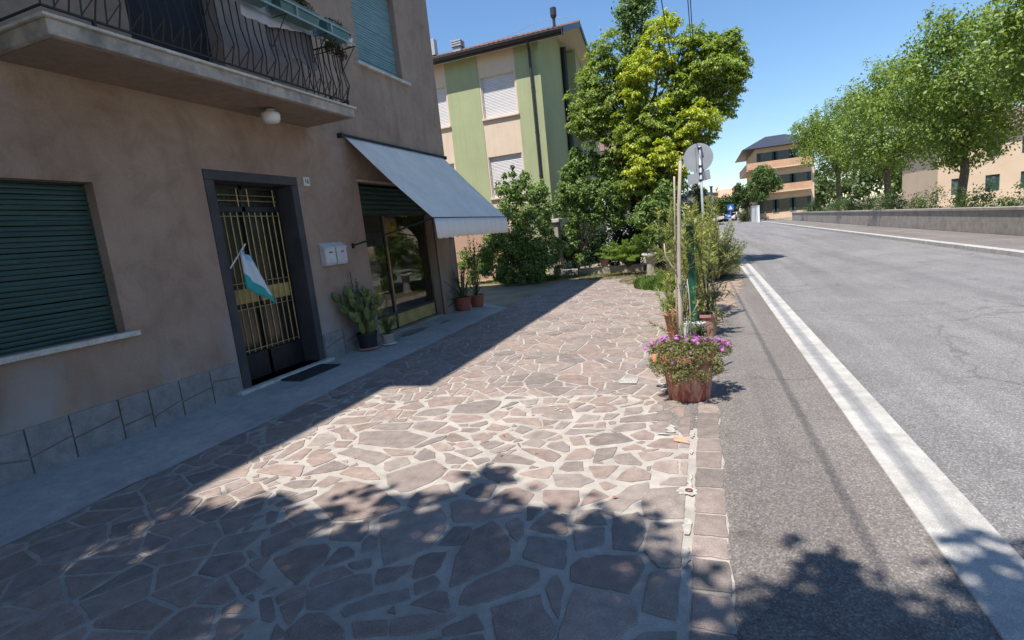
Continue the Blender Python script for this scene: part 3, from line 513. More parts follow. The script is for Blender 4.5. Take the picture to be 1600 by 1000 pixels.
# shutters
def shutmat(name, c1, c2, sc=(1, .6, 9)):
    return mat(name, c1, c2, 5, .55, 60, .15, sc=sc)
M['blue_shutter'] = shutmat('faded_blue_shutter', (.20, .345, .385), (.115, .215, .25), (1, .7, 14))
M['green_shutter'] = shutmat('dark_green_shutter', (.030, .070, .060), (.018, .045, .04))
b = MB(); slats(b, P1, 8.25, 9.66, 4.77, 6.30, .046, .13, .014, .004, 4)
ws = b.build('roller_shutter', M['blue_shutter'], house1); tag(ws, 'faded blue roller shutter pulled down over the upper window')
b = MB(); slats(b, P1, 8.25, 9.66, 7.9, 9.3, .046, .13, .014, .004, 5); b.build('roller_shutter', M['blue_shutter'], house1)
b = MB(); slats(b, P1, 1.7, 2.9, 4.77, 6.3, .046, .13, .014, .004, 6); b.build('roller_shutter', M['blue_shutter'], house1)
b = MB(); slats(b, P1, 2.2, 3.5, 1.05, 2.5, .046, .13, .014, .004, 7); b.build('roller_shutter', M['green_shutter'], house1)
b = MB(); slats(b, P1, 4.2, 5.35, 7.0, 9.3, .046, .13, .014, .004, 8); b.build('roller_shutter', M['blue_shutter'], house1)
M['sill'] = concrete('marble_sill', (.56, .54, .49), (.38, .36, .32), 6)
for (a, c, z) in ((8.13, 9.86, 4.77), (1.6, 3.0, 4.77), (8.13, 9.78, 7.9), (2.1, 3.6, 1.05)):
    b = MB(); b.box(WX - .12, WX + .07, a, c, z - .055, z - .003); b.build('window_sill', M['sill'], house1, bevel=.006)
# balcony door: half raised shutter, near-black sheet painting the shade of the room
b = MB(); slats(b, P1, 4.2, 5.35, 5.2, 5.95, .046, .13, .014, .003, 9); b.build('roller_shutter', M['green_shutter'], house1)
b = MB(); b.quad(P1(4.2, 3.64, .19), P1(5.35, 3.64, .19), P1(5.35, 5.25, .19), P1(4.2, 5.25, .19)); b.build('room_dark_sheet', M['dark_void'], house1)
# plinth of stone slabs between door and shop
M['plinth'] = concrete('grey_plinth_slabs', (.27, .255, .25), (.19, .18, .18), 5)
b = MB(); rr = random.Random(2)
def plinth(y0, y1, h=.42):
    # irregular slabs in two rows with dark joints
    y = y0
    while y < y1 - .02:
        q = min(y + rr.uniform(.3, .46), y1); m_ = rr.uniform(.16, .26); s1 = rr.uniform(-.06, .06)
        g = .008
        for (vs_) in ([(y+g, 0), (q-g, 0), (q-g, m_-s1-g), (y+g, m_+s1-g)], [(y+g, m_+s1+g), (q-g, m_-s1+g), (q-g, h), (y+g, h)]):
            t_ = rr.uniform(.016, .021)
            f_ = [(WX + t_, u, v) for u, v in vs_]; k_ = [(WX, u, v) for u, v in vs_]
            b.add(f_ + k_, [(0,1,2,3), (0,4,5,1), (1,5,6,2), (2,6,7,3), (3,7,4,0)])
        y = q
plinth(6.26, 7.68); b.build('plinth', M['plinth'], house1); b = MB(); plinth(B1[0], 4.70); b.build('plinth', M['plinth'], house1)

# ---- entrance: dark jambs, step and barred door
M['jamb'] = mat('dark_grey_jamb', (.060, .058, .062), (.04, .04, .045), 4, .75, 60, .3)
b = MB(); b.box(WX - .33, WX + .012, 6.12, 6.247, .062, 2.60); b.box(WX - .33, WX + .012, 4.723, 4.85, .062, 2.60); b.box(WX - .33, WX + .012, 4.723, 6.247, 2.603, 2.717)
b.build('door_surround', M['jamb'], house1, bevel=.006)
b = MB(); b.box(WX - .34, WX + .10, 4.60, 6.34, 0.0, .060); b.build('doorstep', M['sill'], house1, bevel=.008)
M['door'] = mat('dark_door_metal', (.018, .018, .022), None, 6, .4, 60, .1)
M['panel'] = mat('yellow_ribbed_panel', (.48, .36, .13), (.34, .26, .10), 5, .6, 60, .1)
M['dark_glass'] = mat('dark_reeded_glass', (.030, .030, .028), (.012, .012, .014), 4, .12, 30, .05, spec=.6, sc=(1, 14, .3))
door = empty('entrance_door', (WX - .30, 5.485, .06), None, None); door.parent = house1; door.location = Vector((WX - .30, 5.485, .06)) - wloc(house1)
P1d = lambda u, v, d: (WX - .27 - d, u, v)
b = MB()
for (a, c, e, f) in ((4.85, 4.91, .06, 2.6), (6.06, 6.12, .06, 2.6), (5.455, 5.515, .06, 2.6), (4.91, 6.06, .06, .40), (4.91, 6.06, 2.26, 2.33), (4.91, 6.06, 2.55, 2.6), (4.91, 6.06, 1.02, 1.07), (4.91, 6.06, 1.26, 1.31)):
    pbox(b, P1d, a, c, e, f, 0, .05)
b.build('door_frame', M['door'], door, bevel=.004)
b = MB(); b.quad(P1d(4.9, .35, .04), P1d(6.08, .35, .04), P1d(6.08, 2.58, .04), P1d(4.9, 2.58, .04)); b.build('door_glass', M['dark_glass'], door)
b = MB(); pbox(b, P1d, 4.91, 5.455, 1.07, 1.26, .005, .03); pbox(b, P1d, 5.515, 6.06, 1.07, 1.26, .005, .03); b.build('middle_panel', M['panel'], door)
for (u0, u1) in ((4.93, 5.44), (5.53, 6.05)):
    for k in range(6):
        u = u0 + (u1-u0)*k/5; b = MB()
        b.tube([P1d(u, .42, -.022), P1d(u, 2.25, -.022)], .0075, 6)
        b.build('door_bar', M['brass'], door)
for z in (.455, 1.00, 1.335, 2.2): b = MB(); b.tube([P1d(4.92, z, -.028), P1d(6.06, z, -.028)], .007, 6); b.build('cross_bar', M['brass'], door)
for z in (2.40, 2.47): b = MB(); b.tube([P1d(4.92, z, -.01), P1d(6.06, z, -.01)], .009, 6); b.build('cross_bar', M['brass'], door)
for u in (4.95, 5.4, 5.57, 6.02): b = MB(); b.tube([P1d(u, 2.33, -.012), P1d(u, 2.56, -.012)], .008, 6); b.build('transom_bar', M['brass'], door)
b = MB(); b.lathe((0, 0, 0), [(.012, 0), (.03, .02), (.028, .05), (.01, .06)], 14)
b.v = [(WX - .27 + z, 5.485 + x, 1.18 + y) for x, y, z in b.v]; b.build('door_handle', M['brass'], door, smooth=True)
# ---- shop front
shop = empty('shop_window', (0, 0, 0), None, None); shop.parent = house1; shop.location = Vector((WX - .17, 8.9, .06)) - wloc(house1)
P1s = lambda u, v, d: (WX - .15 - d, u, v)
b = MB(); slats(b, lambda u, v, d: (WX - d, u, v), 7.73, 10.11, 2.21, 2.70, .085, .10, .02, .002, 11)
sh = b.build('half_shutter', M['green_shutter'], shop); tag(sh, 'dark green roller shutter half lowered over the shop window')
b = MB(); b.box(WX - .03, WX + .022, 7.66, 10.16, 2.742, 2.775); b.build('lintel_strip', M['sill'], shop)
M['brass_frame'] = mat('brass_window_frame', (.40, .30, .15), (.25, .19, .09), 12, .4, 60, .1, metal=.5)
M['frame_dark'] = mat('dark_window_frame', (.055, .05, .045), None, 6, .5, 60, .1)
b = MB()
for (a, c, e, f) in ((7.703, 7.76, .062, 2.25), (10.07, 10.127, .062, 2.25), (8.50, 8.575, .062, 2.25), (7.76, 10.07, .062, .085), (7.76, 8.5, .33, .38), (8.575, 10.07, .33, .38), (7.76, 10.07, 2.19, 2.25)):
    pbox(b, P1s, a, c, e, f, 0, .05)
b.build('window_frame', M['frame_dark'], shop, bevel=.003)
for (a, c) in ((8.52, 8.555), (10.08, 10.11), (7.715, 7.745)): b = MB(); pbox(b, P1s, a, c, .38, 2.19, -.008, .0); b.build('brass_trim', M['brass'], shop)
b = MB()
for (a, c) in ((7.76, 8.5), (8.575, 10.07)):
    v = .085
    while v < .325:
        pbox(b, P1s, a, c, v, min(v + .022, .328), .008, .03); pbox(b, P1s, a, c, v+.022, min(v+.028, .33), .016, .03); v += .028
pn = b.build('lower_panel', M['panel'], shop); tag(pn, 'yellow ribbed panel below the shop window')
def glassmat():
    m, t, b_ = newmat('shop_glass')
    out = t.nodes['Material Output']
    tr = t.nodes.new('ShaderNodeBsdfTransparent'); tr.inputs[0].default_value = (.86, .88, .86, 1)
    gl = t.nodes.new('ShaderNodeBsdfGlossy'); gl.inputs['Roughness'].default_value = .01; gl.inputs[0].default_value = (.95, .97, .95, 1)
    fr = t.nodes.new('ShaderNodeFresnel'); fr.inputs[0].default_value = 1.6
    k = N(t, 'ShaderNodeMath', operation='MULTIPLY_ADD'); t.links.new(fr.outputs[0], k.inputs[0]); k.inputs[1].default_value = 1.0; k.inputs[2].default_value = .04
    ms = t.nodes.new('ShaderNodeMixShader'); t.links.new(k.outputs[0], ms.inputs[0]); t.links.new(tr.outputs[0], ms.inputs[1]); t.links.new(gl.outputs[0], ms.inputs[2])
    t.links.new(ms.outputs[0], out.inputs[0]); return m
M['glass'] = glassmat()
for (a, c) in ((7.76, 8.5), (8.575, 10.07)):
    b = MB(); b.quad(P1s(a, .38, .025), P1s(c, .38, .025), P1s(c, 2.19, .025), P1s(a, 2.19, .025)); b.build('window_pane', M['glass'], shop)
M['room'] = mat('shop_room_wall', (.50, .46, .38), (.38, .35, .29), 3, .9)
b = MB(); xr = WX - 2.6
b.quad((xr, 7.0, .3), (xr, 10.9, .3), (xr, 10.9, 2.7), (xr, 7.0, 2.7)); b.quad((xr, 7, .30), (WX-.21, 7, .30), (WX-.21, 10.9, .30), (xr, 10.9, .30))
b.quad((xr, 7, 2.7), (WX-.21, 7, 2.7), (WX-.21, 10.9, 2.7), (xr, 10.9, 2.7)); b.quad((xr, 7, .3), (WX-.21, 7, .3), (WX-.21, 7, 2.7), (xr, 7, 2.7)); b.quad((xr, 10.9, .3), (WX-.21, 10.9, .3), (WX-.21, 10.9, 2.7), (xr, 10.9, 2.7))
b.build('shop_room', M['room'], shop)
# vertical shutter guide at the right of the opening
b = MB(); b.box(WX - .002, WX + .02, 10.135, 10.165, .04, 2.72); b.build('shutter_guide', M['frame_dark'], house1)
# things in the shop: a dark folding rack with shelves
M['wood_dark'] = mat('dark_wood', (.05, .04, .03), None, 10, .6)
po = empty('poster', (WX - .30, 9.0, 1.9), 'yellow and orange poster hanging behind the top of the shop glass', 'poster')
b = MB(); b.box(WX - .27, WX - .265, 8.72, 9.15, 1.80, 2.14); b.build('paper', mat('yellow_poster_print', (.62, .40, .08), (.35, .12, .04), 9, .7, lo=.42, hi=.56), po)
b = MB(); b.tube([(WX - .267, 8.70, 2.145), (WX - .267, 9.17, 2.145)], .008, 6); b.build('hanging_rod', M['brass'], po)
bx = empty('yellow_box', (WX - .45, 8.1, .3), 'yellow display box standing low behind the left shop pane', 'box')
b = MB(); b.box(WX - .55, WX - .28, 7.85, 8.35, .31, 1.02); b.build('case', M['panel'], bx, bevel=.01)
b = MB(); b.box(WX - .56, WX - .27, 7.84, 8.36, 1.02, 1.07); b.build('lid', M['wood_dark'], bx, bevel=.005)
rack = empty('display_ladder', (WX - .8, 8.9, .3), 'dark folding ladder rack standing inside the shop behind the glass', 'rack')
for (ya, yb) in ((8.35, 8.62), (8.95, 9.2)):
    b = MB(); b.tube([(WX-.62, ya, .3), (WX-.85, yb, 1.75)], .018, 6); b.tube([(WX-1.1, ya, .3), (WX-.85, yb, 1.75)], .018, 6); b.build('side_rail', M['wood_dark'], rack)
for z in (.7, 1.05, 1.4):
    f = (z-.3)/1.45; b = MB(); b.box(WX-.62-.23*f-.06, WX-.62-.23*f+.05, 8.35+.27*f, 8.95+.25*f, z-.012, z+.012); b.build('shelf', M['wood_dark'], rack)
# ---- balcony
bal = empty('balcony', (0, 0, 0), None, None); bal.parent = house1; bal.location = Vector((-5.0, 4.8, 3.5)) - wloc(house1)
BY0, BY1, BX = 2.9, 6.70, -4.60
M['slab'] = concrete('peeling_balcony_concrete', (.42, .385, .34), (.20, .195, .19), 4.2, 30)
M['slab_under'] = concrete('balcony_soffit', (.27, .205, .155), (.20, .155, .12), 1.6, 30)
b = MB(); b.box(WX + .002, BX, BY0, BY1, 3.465, 3.585); b.build('slab', M['slab'], bal, bevel=.01)
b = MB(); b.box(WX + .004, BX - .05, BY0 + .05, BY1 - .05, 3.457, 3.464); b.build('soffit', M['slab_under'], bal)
b = MB(); b.box(WX + .002, BX + .03, BY0 - .03, BY1 + .03, 3.586, 3.612); b.build('edge_slab', M['sill'], bal, bevel=.005)
rail = MB(); RX = -4.655; ZT, ZB = 4.47, 3.69
def railpts(u, s):   # bulging baluster
    return u
def baluster(bm, x, y, nx, ny, kind):
    k = .075 if kind else .03
    bm.tube([(x, y, ZT), (x + nx*.01, y + ny*.01, 4.12), (x + nx*k, y + ny*k, 3.88), (x, y, ZB)], .0075, 5)
    if kind:
        bm.tube([(x + nx*k, y + ny*k, 3.88), (x - abs(ny)*.09, y - abs(nx)*.11, ZB)], .005, 4)
y = BY0 + .02; i = 0
while y < BY1 - .03:
    baluster(rail, RX, y, 1, 0, i % 2 == 0); y += .098; i += 1
for j in range(8): baluster(rail, RX - .02 - j*.095, BY1 - .045, 0, 1, j % 2 == 0)
for z, r_ in ((ZT, .013), (ZB, .012), (ZT - .07, .007)):
    rail.tube([(WX, BY1-.045, z), (RX, BY1-.045, z), (RX, BY0+.02, z), (WX, BY0+.02, z)], r_, 6)
for y in (3.3, 4.4, 5.25, 6.3): rail.box(RX-.012, RX+.012, y-.012, y+.012, 3.60, ZB)
rail.box(RX-.015, RX+.015, BY1-.06, BY1-.03, 3.60, ZB+.02)
rl = rail.build('railing', M['black_metal'], bal)
# planter shelf hooked over the rail
M['teal_metal'] = mat('pale_teal_metal', (.27, .36, .36), (.18, .25, .26), 8, .5, 60, .1)
M['rust'] = mat('rusty_rod', (.20, .07, .04), (.10, .04, .03), 14, .8)
b = MB()
for (x, z) in ((-4.36, 4.36), (-4.36, 4.49), (-4.58, 4.49), (-4.58, 4.36)):
    b.box(x-.004, x+.004, 3.4, 6.60, z-.012, z+.012)
for y in (3.6, 4.6, 5.5, 6.12): b.box(-4.363, -4.355, y-.012, y+.012, 4.372, 4.478)
b.build('planter_rack', M['teal_metal'], bal)
for y in (3.5, 4.4, 5.33, 6.03, 6.60):
    b = MB(); b.tube([(-4.655, y, ZT), (-4.58, y, 4.47), (-4.58, y, 4.352), (-4.36, y, 4.350), (-4.40, y, 4.33), (-4.64, y, 4.05)], .006, 5)
    b.tube([(-4.655, y, 4.47), (-4.655, y, 4.05)], .005, 4); b.build('rack_bracket', M['black_metal'], bal)
b = MB(); b.tube([(-4.36, 6.60, 4.352), (-4.655, 6.62, 4.352)], .009, 5); b.build('rusty_rod', M['rust'], bal); b = MB(); b.tube([(-4.36, 6.2, 4.34), (-4.655, 6.35, 4.30)], .008, 5); b.build('rusty_rod', M['rust'], bal)
# ---- things on the balcony
M['planter_green'] = mat('green_planter_plastic', (.10, .19, .165), (.07, .14, .125), 5, .45, 60, .08)
M['planter_teal'] = mat('teal_planter_plastic', (.09, .21, .22), (.07, .16, .17), 5, .45, 60, .08)
def leafcloud(name, clumps, n, L, W, pal, parent, seed, mt='leaf', droop=.35, shell=.55, up=.5, fold=.18, squash=1.0, layer=False, mixk=0):
    """clumps: (x,y,z,r,colourkey). Leaf sized folded diamonds through each clump's volume."""
    rs = np.random.RandomState(seed); cl = np.array([c[:4] for c in clumps]); keys = [c[4] if len(c) > 4 else 'g' for c in clumps]
    wgt = cl[:, 3]**2; wgt = wgt / wgt.sum(); idx = rs.choice(len(cl), n, p=wgt)
    d = rs.normal(size=(n, 3)); d /= np.linalg.norm(d, axis=1)[:, None]
    rad = rs.rand(n)**shell; bumpy = 1 + .28*np.sin(d[:, 0]*5 + idx*1.7) * np.sin(d[:, 2]*6 + idx)
    # sub-tufts: leaves gather round twig ends
    nt_ = 26; tuft = rs.normal(size=(len(cl), nt_, 3)); tuft /= np.linalg.norm(tuft, axis=2)[:, :, None]; tuft *= (rs.rand(len(cl), nt_, 1)**.4)
    tk = tuft[idx, rs.randint(0, nt_, n)]
    q = np.where(rs.rand(n)[:, None] < .72, tk + d*rad[:, None]*.30, d*(rad*bumpy)[:, None])
    q[:, 2] *= squash
    if layer:
        fl_ = rs.rand(n) < .85; dd_ = d*rad[:, None]*np.array([.42, .42, .13]); dd_[:, 2] -= .9*(dd_[:, 0]**2 + dd_[:, 1]**2)
        q = np.where(fl_[:, None], tk + dd_, q)
    c = cl[idx, :3] + q * cl[idx, 3][:, None]
    nrm = q/ (np.linalg.norm(q, axis=1)[:, None] + 1e-6) * .6 + rs.normal(size=(n, 3))*.55 + np.array([0, 0, up])
    nrm /= np.linalg.norm(nrm, axis=1)[:, None]
    ax = rs.normal(size=(n, 3)) + np.array([0, 0, -droop*2]) + q*.8
    ax -= nrm * (ax*nrm).sum(1)[:, None]; ax /= np.linalg.norm(ax, axis=1)[:, None] + 1e-9
    sd_ = np.cross(nrm, ax); s = rs.uniform(.6, 1.25, n)[:, None]
    base = c - ax*L*.5*s; tip = c + ax*L*.5*s - nrm*L*.12*s
    l = c - ax*L*.05*s + sd_*W*.5*s + nrm*fold*W*s; r_ = c - ax*L*.05*s - sd_*W*.5*s + nrm*fold*W*s
    V = np.stack([base, r_, tip, l], 1).reshape(-1, 3)
    F = np.arange(n*4).reshape(n, 4)
    # a leaf splits in two triangles along its midrib
    F = np.concatenate([F[:, [0, 1, 2]], F[:, [0, 2, 3]]], 0)
    pc = {k: np.array(v) for k, v in pal.items()}
    cols = np.zeros((n, 3)); rk = rs.rand(n)
    for k in set(keys):
        m_ = np.array([keys[i] == k for i in idx]); A = pc[k]; cols[m_] = A[rs.randint(0, len(A), m_.sum())]
    if mixk:
        sw = rs.rand(n) < mixk; A = pc['m']; cols[sw] = A[rs.randint(0, len(A), sw.sum())]
    cols *= rs.uniform(.72, 1.28, n)[:, None]
    o = raw_mesh(name, V, F, M[mt], parent, np.repeat(cols, 4, 0))
    return o
G1 = {'g': [(.05, .10, .022), (.065, .125, .03), (.04, .085, .02)]}
DRY = {'g': [(.10, .12, .03), (.14, .12, .04), (.06, .085, .03), (.16, .10, .05)]}
def planter(label, y0, y1, mk, cl, n, pal, seed, nm='window_box'):
    e = empty(nm, (-4.47, (y0+y1)/2, 4.375), label, 'planter', 'window boxes on the balcony rack')
    b = MB(); z0, z1 = 4.376, 4.535
    for (xa, xb, zz) in ((-4.545, -4.395, z0), (-4.57, -4.372, z1)): pass
    b.add([(-4.55, y0+.03, z0), (-4.39, y0+.03, z0), (-4.39, y1-.03, z0), (-4.55, y1-.03, z0), (-4.57, y0, z1), (-4.372, y0, z1), (-4.372, y1, z1), (-4.57, y1, z1),
           (-4.555, y0+.015, z1), (-4.387, y0+.015, z1), (-4.387, y1-.015, z1), (-4.555, y1-.015, z1), (-4.55, y0+.03, z1-.03), (-4.39, y0+.03, z1-.03), (-4.39, y1-.03, z1-.03), (-4.55, y1-.03, z1-.03)],
          [(0,3,2,1), (0,1,5,4), (1,2,6,5), (2,3,7,6), (3,0,4,7), (4,5,9,8), (5,6,10,9), (6,7,11,10), (7,4,8,11), (8,9,13,12), (9,10,14,13), (10,11,15,14), (11,8,12,15)])
    b.build('box', M[mk], e)
    b = MB(); b.quad((-4.55, y0+.03, z1-.029), (-4.39, y0+.03, z1-.029), (-4.39, y1-.03, z1-.029), (-4.55, y1-.03, z1-.029)); b.build('soil', M['soil'], e)
    leafcloud('foliage', [(-4.47+q[0], q[1], z1+q[2], q[3], 'g') for q in cl], n, .035, .014, pal, e, seed, 'leaf_dry', droop=0, up=.8)
planter('green window box with yellowish bushy plant at its far end', 5.25, 5.93, 'planter_green', [(0, 5.72, .08, .11), (0, 5.60, .07, .09), (0, 5.84, .05, .08), (0, 5.42, .03, .06)], 900, DRY, 31)
planter('teal window box with sparse reddish plant at the end of the balcony', 6.05, 6.52, 'planter_teal', [(0, 6.2, .03, .05), (0, 6.42, .04, .06), (0, 6.3, .04, .05)], 420, DRY, 32)
planter('green window box beside the balcony door further back', 4.45, 5.15, 'planter_green', [(0, 4.7, .06, .09), (0, 4.95, .04, .07)], 600, G1, 33)
def pot_lathe(bm, c, rb, rt, h, lip=.012, wob=0.0, seed=0):
    bm.lathe(c, [(rb*.9, 0), (rb, .004), (rb + (rt-rb)*.85, h*.85), (rt + lip*.2, h*.86), (rt + lip, h*.88), (rt + lip, h), (rt - .004, h), (rt - .012, h*.9)], 36, wob, seed)
fp = empty('white_pot', (-4.52, 6.66, 4.37), 'small round white pot at the end of the balcony rack', 'plant pot')
b = MB(); pot_lathe(b, (-4.47, 6.60, 4.362), .045, .065, .10, .006); rsmooth(b.build('pot', M['white_plastic'], fp))
leafcloud('foliage', [(-4.47, 6.58, 4.50, .07, 'g'), (-4.48, 6.56, 4.56, .05, 'g')], 260, .03, .012, DRY, fp, 34, 'leaf_dry', up=.8)
# reddish dry plant hanging below the rack
hp = empty('hanging_plant', (-4.5, 6.3, 4.3), 'dark drooping plant hanging below the teal window box', 'plant')
leafcloud('foliage', [(-4.50, 6.2, 4.26, .08, 'g'), (-4.48, 6.35, 4.24, .08, 'g'), (-4.5, 6.48, 4.23, .06, 'g')], 620, .04, .014, {'g': [(.03, .05, .02), (.05, .06, .025), (.07, .05, .03)]}, hp, 35, 'leaf_dry', up=0)
# pale cloth on the rail
M['cloth_blue'] = mat('pale_blue_cloth', (.50, .56, .68), (.42, .48, .60), 3, .9, 90, .2)
M['cloth_grey'] = mat('grey_cloth', (.20, .19, .22), (.14, .135, .16), 3, .9, 90, .2)
def cloth(name, label, y0, y1, ztop, zb, x, mt, seed, sag=.05):
    rs = random.Random(seed); b = MB(); ny, nz = 26, 10; vs = []
    for i in range(ny+1):
        for j in range(nz+1):
            y = y0+(y1-y0)*i/ny; f = j/nz
            z = ztop(y) + (zb(y)-ztop(y))*f
            vs.append((x + .014*math.sin(y*38+seed)*f + .01*math.sin(y*17+f*2), y, z))
    b.add(vs, [(i*(nz+1)+j, (i+1)*(nz+1)+j, (i+1)*(nz+1)+j+1, i*(nz+1)+j+1) for i in range(ny) for j in range(nz)])
    o = b.build(name, mt, None, smooth=True); tag(o, label, 'cloth')
    m_ = o.modifiers.new('thick', 'SOLIDIFY'); m_.thickness = .003
cloth('hanging_cloth', 'pale blue cloth hung over the balcony railing under the boxes', 4.9, 6.2, lambda y: ZT+.012, lambda y: 4.43 - .17*min(1, max(0, 6.2-y)/.9), RX + .028, M['cloth_blue'], 3)
cloth('draped_blanket', 'grey blanket hanging inside the railing below the pale cloth', 5.35, 6.15, lambda y: ZT, lambda y: 4.02 + .03*math.sin(y*9), RX - .06, M['cloth_grey'], 6)
# wall lamp under the balcony
lamp = empty('wall_lamp', (-5.2, 5.5, 3.36), 'white ceiling lamp under the balcony above the entrance', 'lamp')
b = MB(); b.lathe((-5.0, 5.50, 3.40), [(.05, 0), (.06, .01), (.06, .036)], 24); b.build('lamp_base', M['galv'], lamp)
b = MB(); b.lathe((-5.0, 5.50, 3.27), [(.04, 0), (.085, .012), (.105, .045), (.11, .10), (.10, .128), (.06, .131)], 28); b.build('lamp_shade', M['white_plastic'], lamp, smooth=True)

# ---------------------------------------------------------------- awning
M['canvas'] = mat('faded_blue_canvas', (.82, .755, .66), (.70, .655, .585), 2.2, .85, 300, .3, .001, lo=.3, hi=.7, sc=(.8, .9, .8), streak=.10)
M['canvas'].node_tree.nodes['Principled BSDF'].inputs['Specular IOR Level'].default_value = .1
M['valance'] = mat('grey_valance_canvas', (.66, .64, .61), (.60, .58, .555), 3, .9, 300, .3, .001, sc=(1, 4, .6))
aw = empty('shop_awning', (WX, 9.2, 2.9), 'faded blue canvas awning sloping out over the shop window', 'awning')
AT, AF = (-5.37, 3.43), (-4.04, 1.99)
def ya(f): return 7.46 + .16*f, 10.92 + .02*f
b = MB(); nu, nv = 40, 24; vs = []
for j in range(nv+1):
    f = j/nv; y0, y1 = ya(f)
    for i in range(nu+1):
        g = i/nu; y = y0+(y1-y0)*g
        sag = .055*math.sin(math.pi*f)*(.55 + .45*math.sin(math.pi*g)) + .010*noise.noise((y*2.2, f*3, 1.7)) * (1-f*.4) + .006*noise.noise((y*7 + f*2.5, f*1.2, 5.1))
        vs.append((AT[0]+(AF[0]-AT[0])*f, y, AT[1]+(AF[1]-AT[1])*f - sag))
b.add(vs, [(j*(nu+1)+i, (j+1)*(nu+1)+i, (j+1)*(nu+1)+i+1, j*(nu+1)+i+1) for j in range(nv) for i in range(nu)])
o = b.build('canopy', M['canvas'], aw, smooth=True); m_ = o.modifiers.new('thick', 'SOLIDIFY'); m_.thickness = .003
b = MB(); vs = []; nu = 160
for i in range(nu+1):
    y = 7.62+(10.94-7.62)*i/nu; sc_ = .014*abs(math.sin((y-7.62)/.21*math.pi)) 
    for j, f in enumerate((0, .3, .6, 1)):
        vs.append((AF[0] + .012 + .006*math.sin(y*9)*f + .02*f, y, AF[1]-.004 - (.315 + sc_)*f))
b.add(vs, [(i*4+j, i*4+j+1, (i+1)*4+j+1, (i+1)*4+j) for i in range(nu) for j in range(3)])
o = b.build('valance', M['valance'], aw, smooth=True); m_ = o.modifiers.new('thick', 'SOLIDIFY'); m_.thickness = .002
b = MB(); b.tube([(AF[0], 7.6, AF[1]), (AF[0], 10.96, AF[1])], .014, 8); b.build('front_bar', M['black_metal'], aw)
b = MB(); b.tube([(-5.36, 7.36, 3.45), (-5.36, 11.0, 3.45)], .022, 8); b.box(WX+.001, -5.33, 7.33, 7.38, 3.40, 3.47); b.box(WX+.001, -5.33, 10.98, 11.03, 3.40, 3.47); b.build('roller_bar', M['black_metal'], aw)
for (yw, yf) in ((7.30, 7.62), (10.9, 10.9)):
    b = MB(); b.tube([(WX+.015, yw, 1.69), (AF[0], yf, AF[1])], .014, 7); b.box(WX+.0, WX+.03, yw-.02, yw+.02, 1.65, 1.73); b.build('arm', M['black_metal'], aw)

# ---------------------------------------------------------------- number plate, mailboxes
pl = empty('number_plate', (WX, 6.44, 2.67), 'small white plate with the house number 16 beside the entrance', 'house number')
b = MB(); b.box(WX+.001, WX+.016, 6.375, 6.505, 2.605, 2.735); b.build('plate', mat('ivory_enamel', (.62, .60, .53), (.52, .50, .44), 12, .35, 60, .05), pl, bevel=.004)
def text_mesh(name, s, size, mt, parent, mw):
    cu = bpy.data.curves.new(name, 'FONT'); cu.body = s; cu.size = size; cu.align_x = 'CENTER'; cu.align_y = 'CENTER'; cu.extrude = .0008; cu.offset = size*.008
    to = bpy.data.objects.new(name + '_tmp', cu); COL.objects.link(to); bpy.context.view_layer.update()
    me = bpy.data.meshes.new_from_object(to.evaluated_get(bpy.context.evaluated_depsgraph_get())); bpy.data.objects.remove(to)
    me.materials.clear(); me.materials.append(mt); me.name = name
    off = wloc(parent)
    for v in me.vertices: v.co = (mw @ v.co) - off
    o = bpy.data.objects.new(name, me); COL.objects.link(o); o.parent = parent; return o
# text lies in XY; turn it to face +X, reading along +Y
TM = Matrix.Translation((WX + .0175, 6.44, 2.672)) @ Matrix(((0, 0, 1, 0), (.98, 0, 0, 0), (0, 1.15, 0, 0), (0, 0, 0, 1)))
text_mesh('number', '16', .088, M['black_metal'], pl, TM)
M['mailbox'] = mat('light_grey_paint', (.56, .56, .57), (.48, .48, .50), 8, .4, 60, .06)
def mailbox(y0, label):
    e = empty('mailbox', (WX, y0 + .12, 1.42), label, 'mailbox', 'mailboxes beside the entrance')
    z0 = 1.425; b = MB(); x0, x1 = WX+.001, WX+.095; y1 = y0+.24
    b.add([(x0, y0, z0), (x1-.02, y0, z0), (x1, y0, z0+.04), (x1, y0, z0+.26), (x0, y0, z0+.335),
           (x0, y1, z0), (x1-.02, y1, z0), (x1, y1, z0+.04), (x1, y1, z0+.26), (x0, y1, z0+.335)],
          [(0,1,2,3,4), (9,8,7,6,5), (0,5,6,1), (1,6,7,2), (2,7,8,3), (3,8,9,4), (4,9,5,0)])
    b.build('body', M['mailbox'], e, bevel=.006)
    b = MB(); b.add([(WX, y0-.006, z0+.345), (x1+.012, y0-.006, z0+.268), (x1+.012, y0-.006, z0+.252), (WX, y0-.006, z0+.325),
                     (WX, y1+.006, z0+.345), (x1+.012, y1+.006, z0+.268), (x1+.012, y1+.006, z0+.252), (WX, y1+.006, z0+.325)],
                    [(0,1,2,3), (7,6,5,4), (0,4,5,1), (1,5,6,2), (2,6,7,3), (3,7,4,0)]); b.build('lid', M['mailbox'], e, bevel=.004)
    b = MB(); b.box(x1-.001, x1+.004, y0+.025, y1-.025, z0+.045, z0+.235); b.build('door_panel', M['mailbox'], e, bevel=.003)
    b = MB(); b.box(x1+.0045, x1+.006, y0+.095, y1-.075, z0+.185, z0+.205)
    b.build('slot', M['black_metal'], e)
    for k in range(3): b = MB(); b.lathe((0, 0, 0), [(.006, 0), (.006, .001)], 10); b.v = [(x1+.0045+z, y0+.085+.035*k+x, z0+.075+(.01 if k != 1 else -.005)+y) for x, y, z in b.v]; b.build('peep_hole', M['black_metal'], e)
mailbox(6.495, 'left grey mailbox of the pair, nearer the entrance')
mailbox(6.765, 'right grey mailbox of the pair, nearer the shop window')

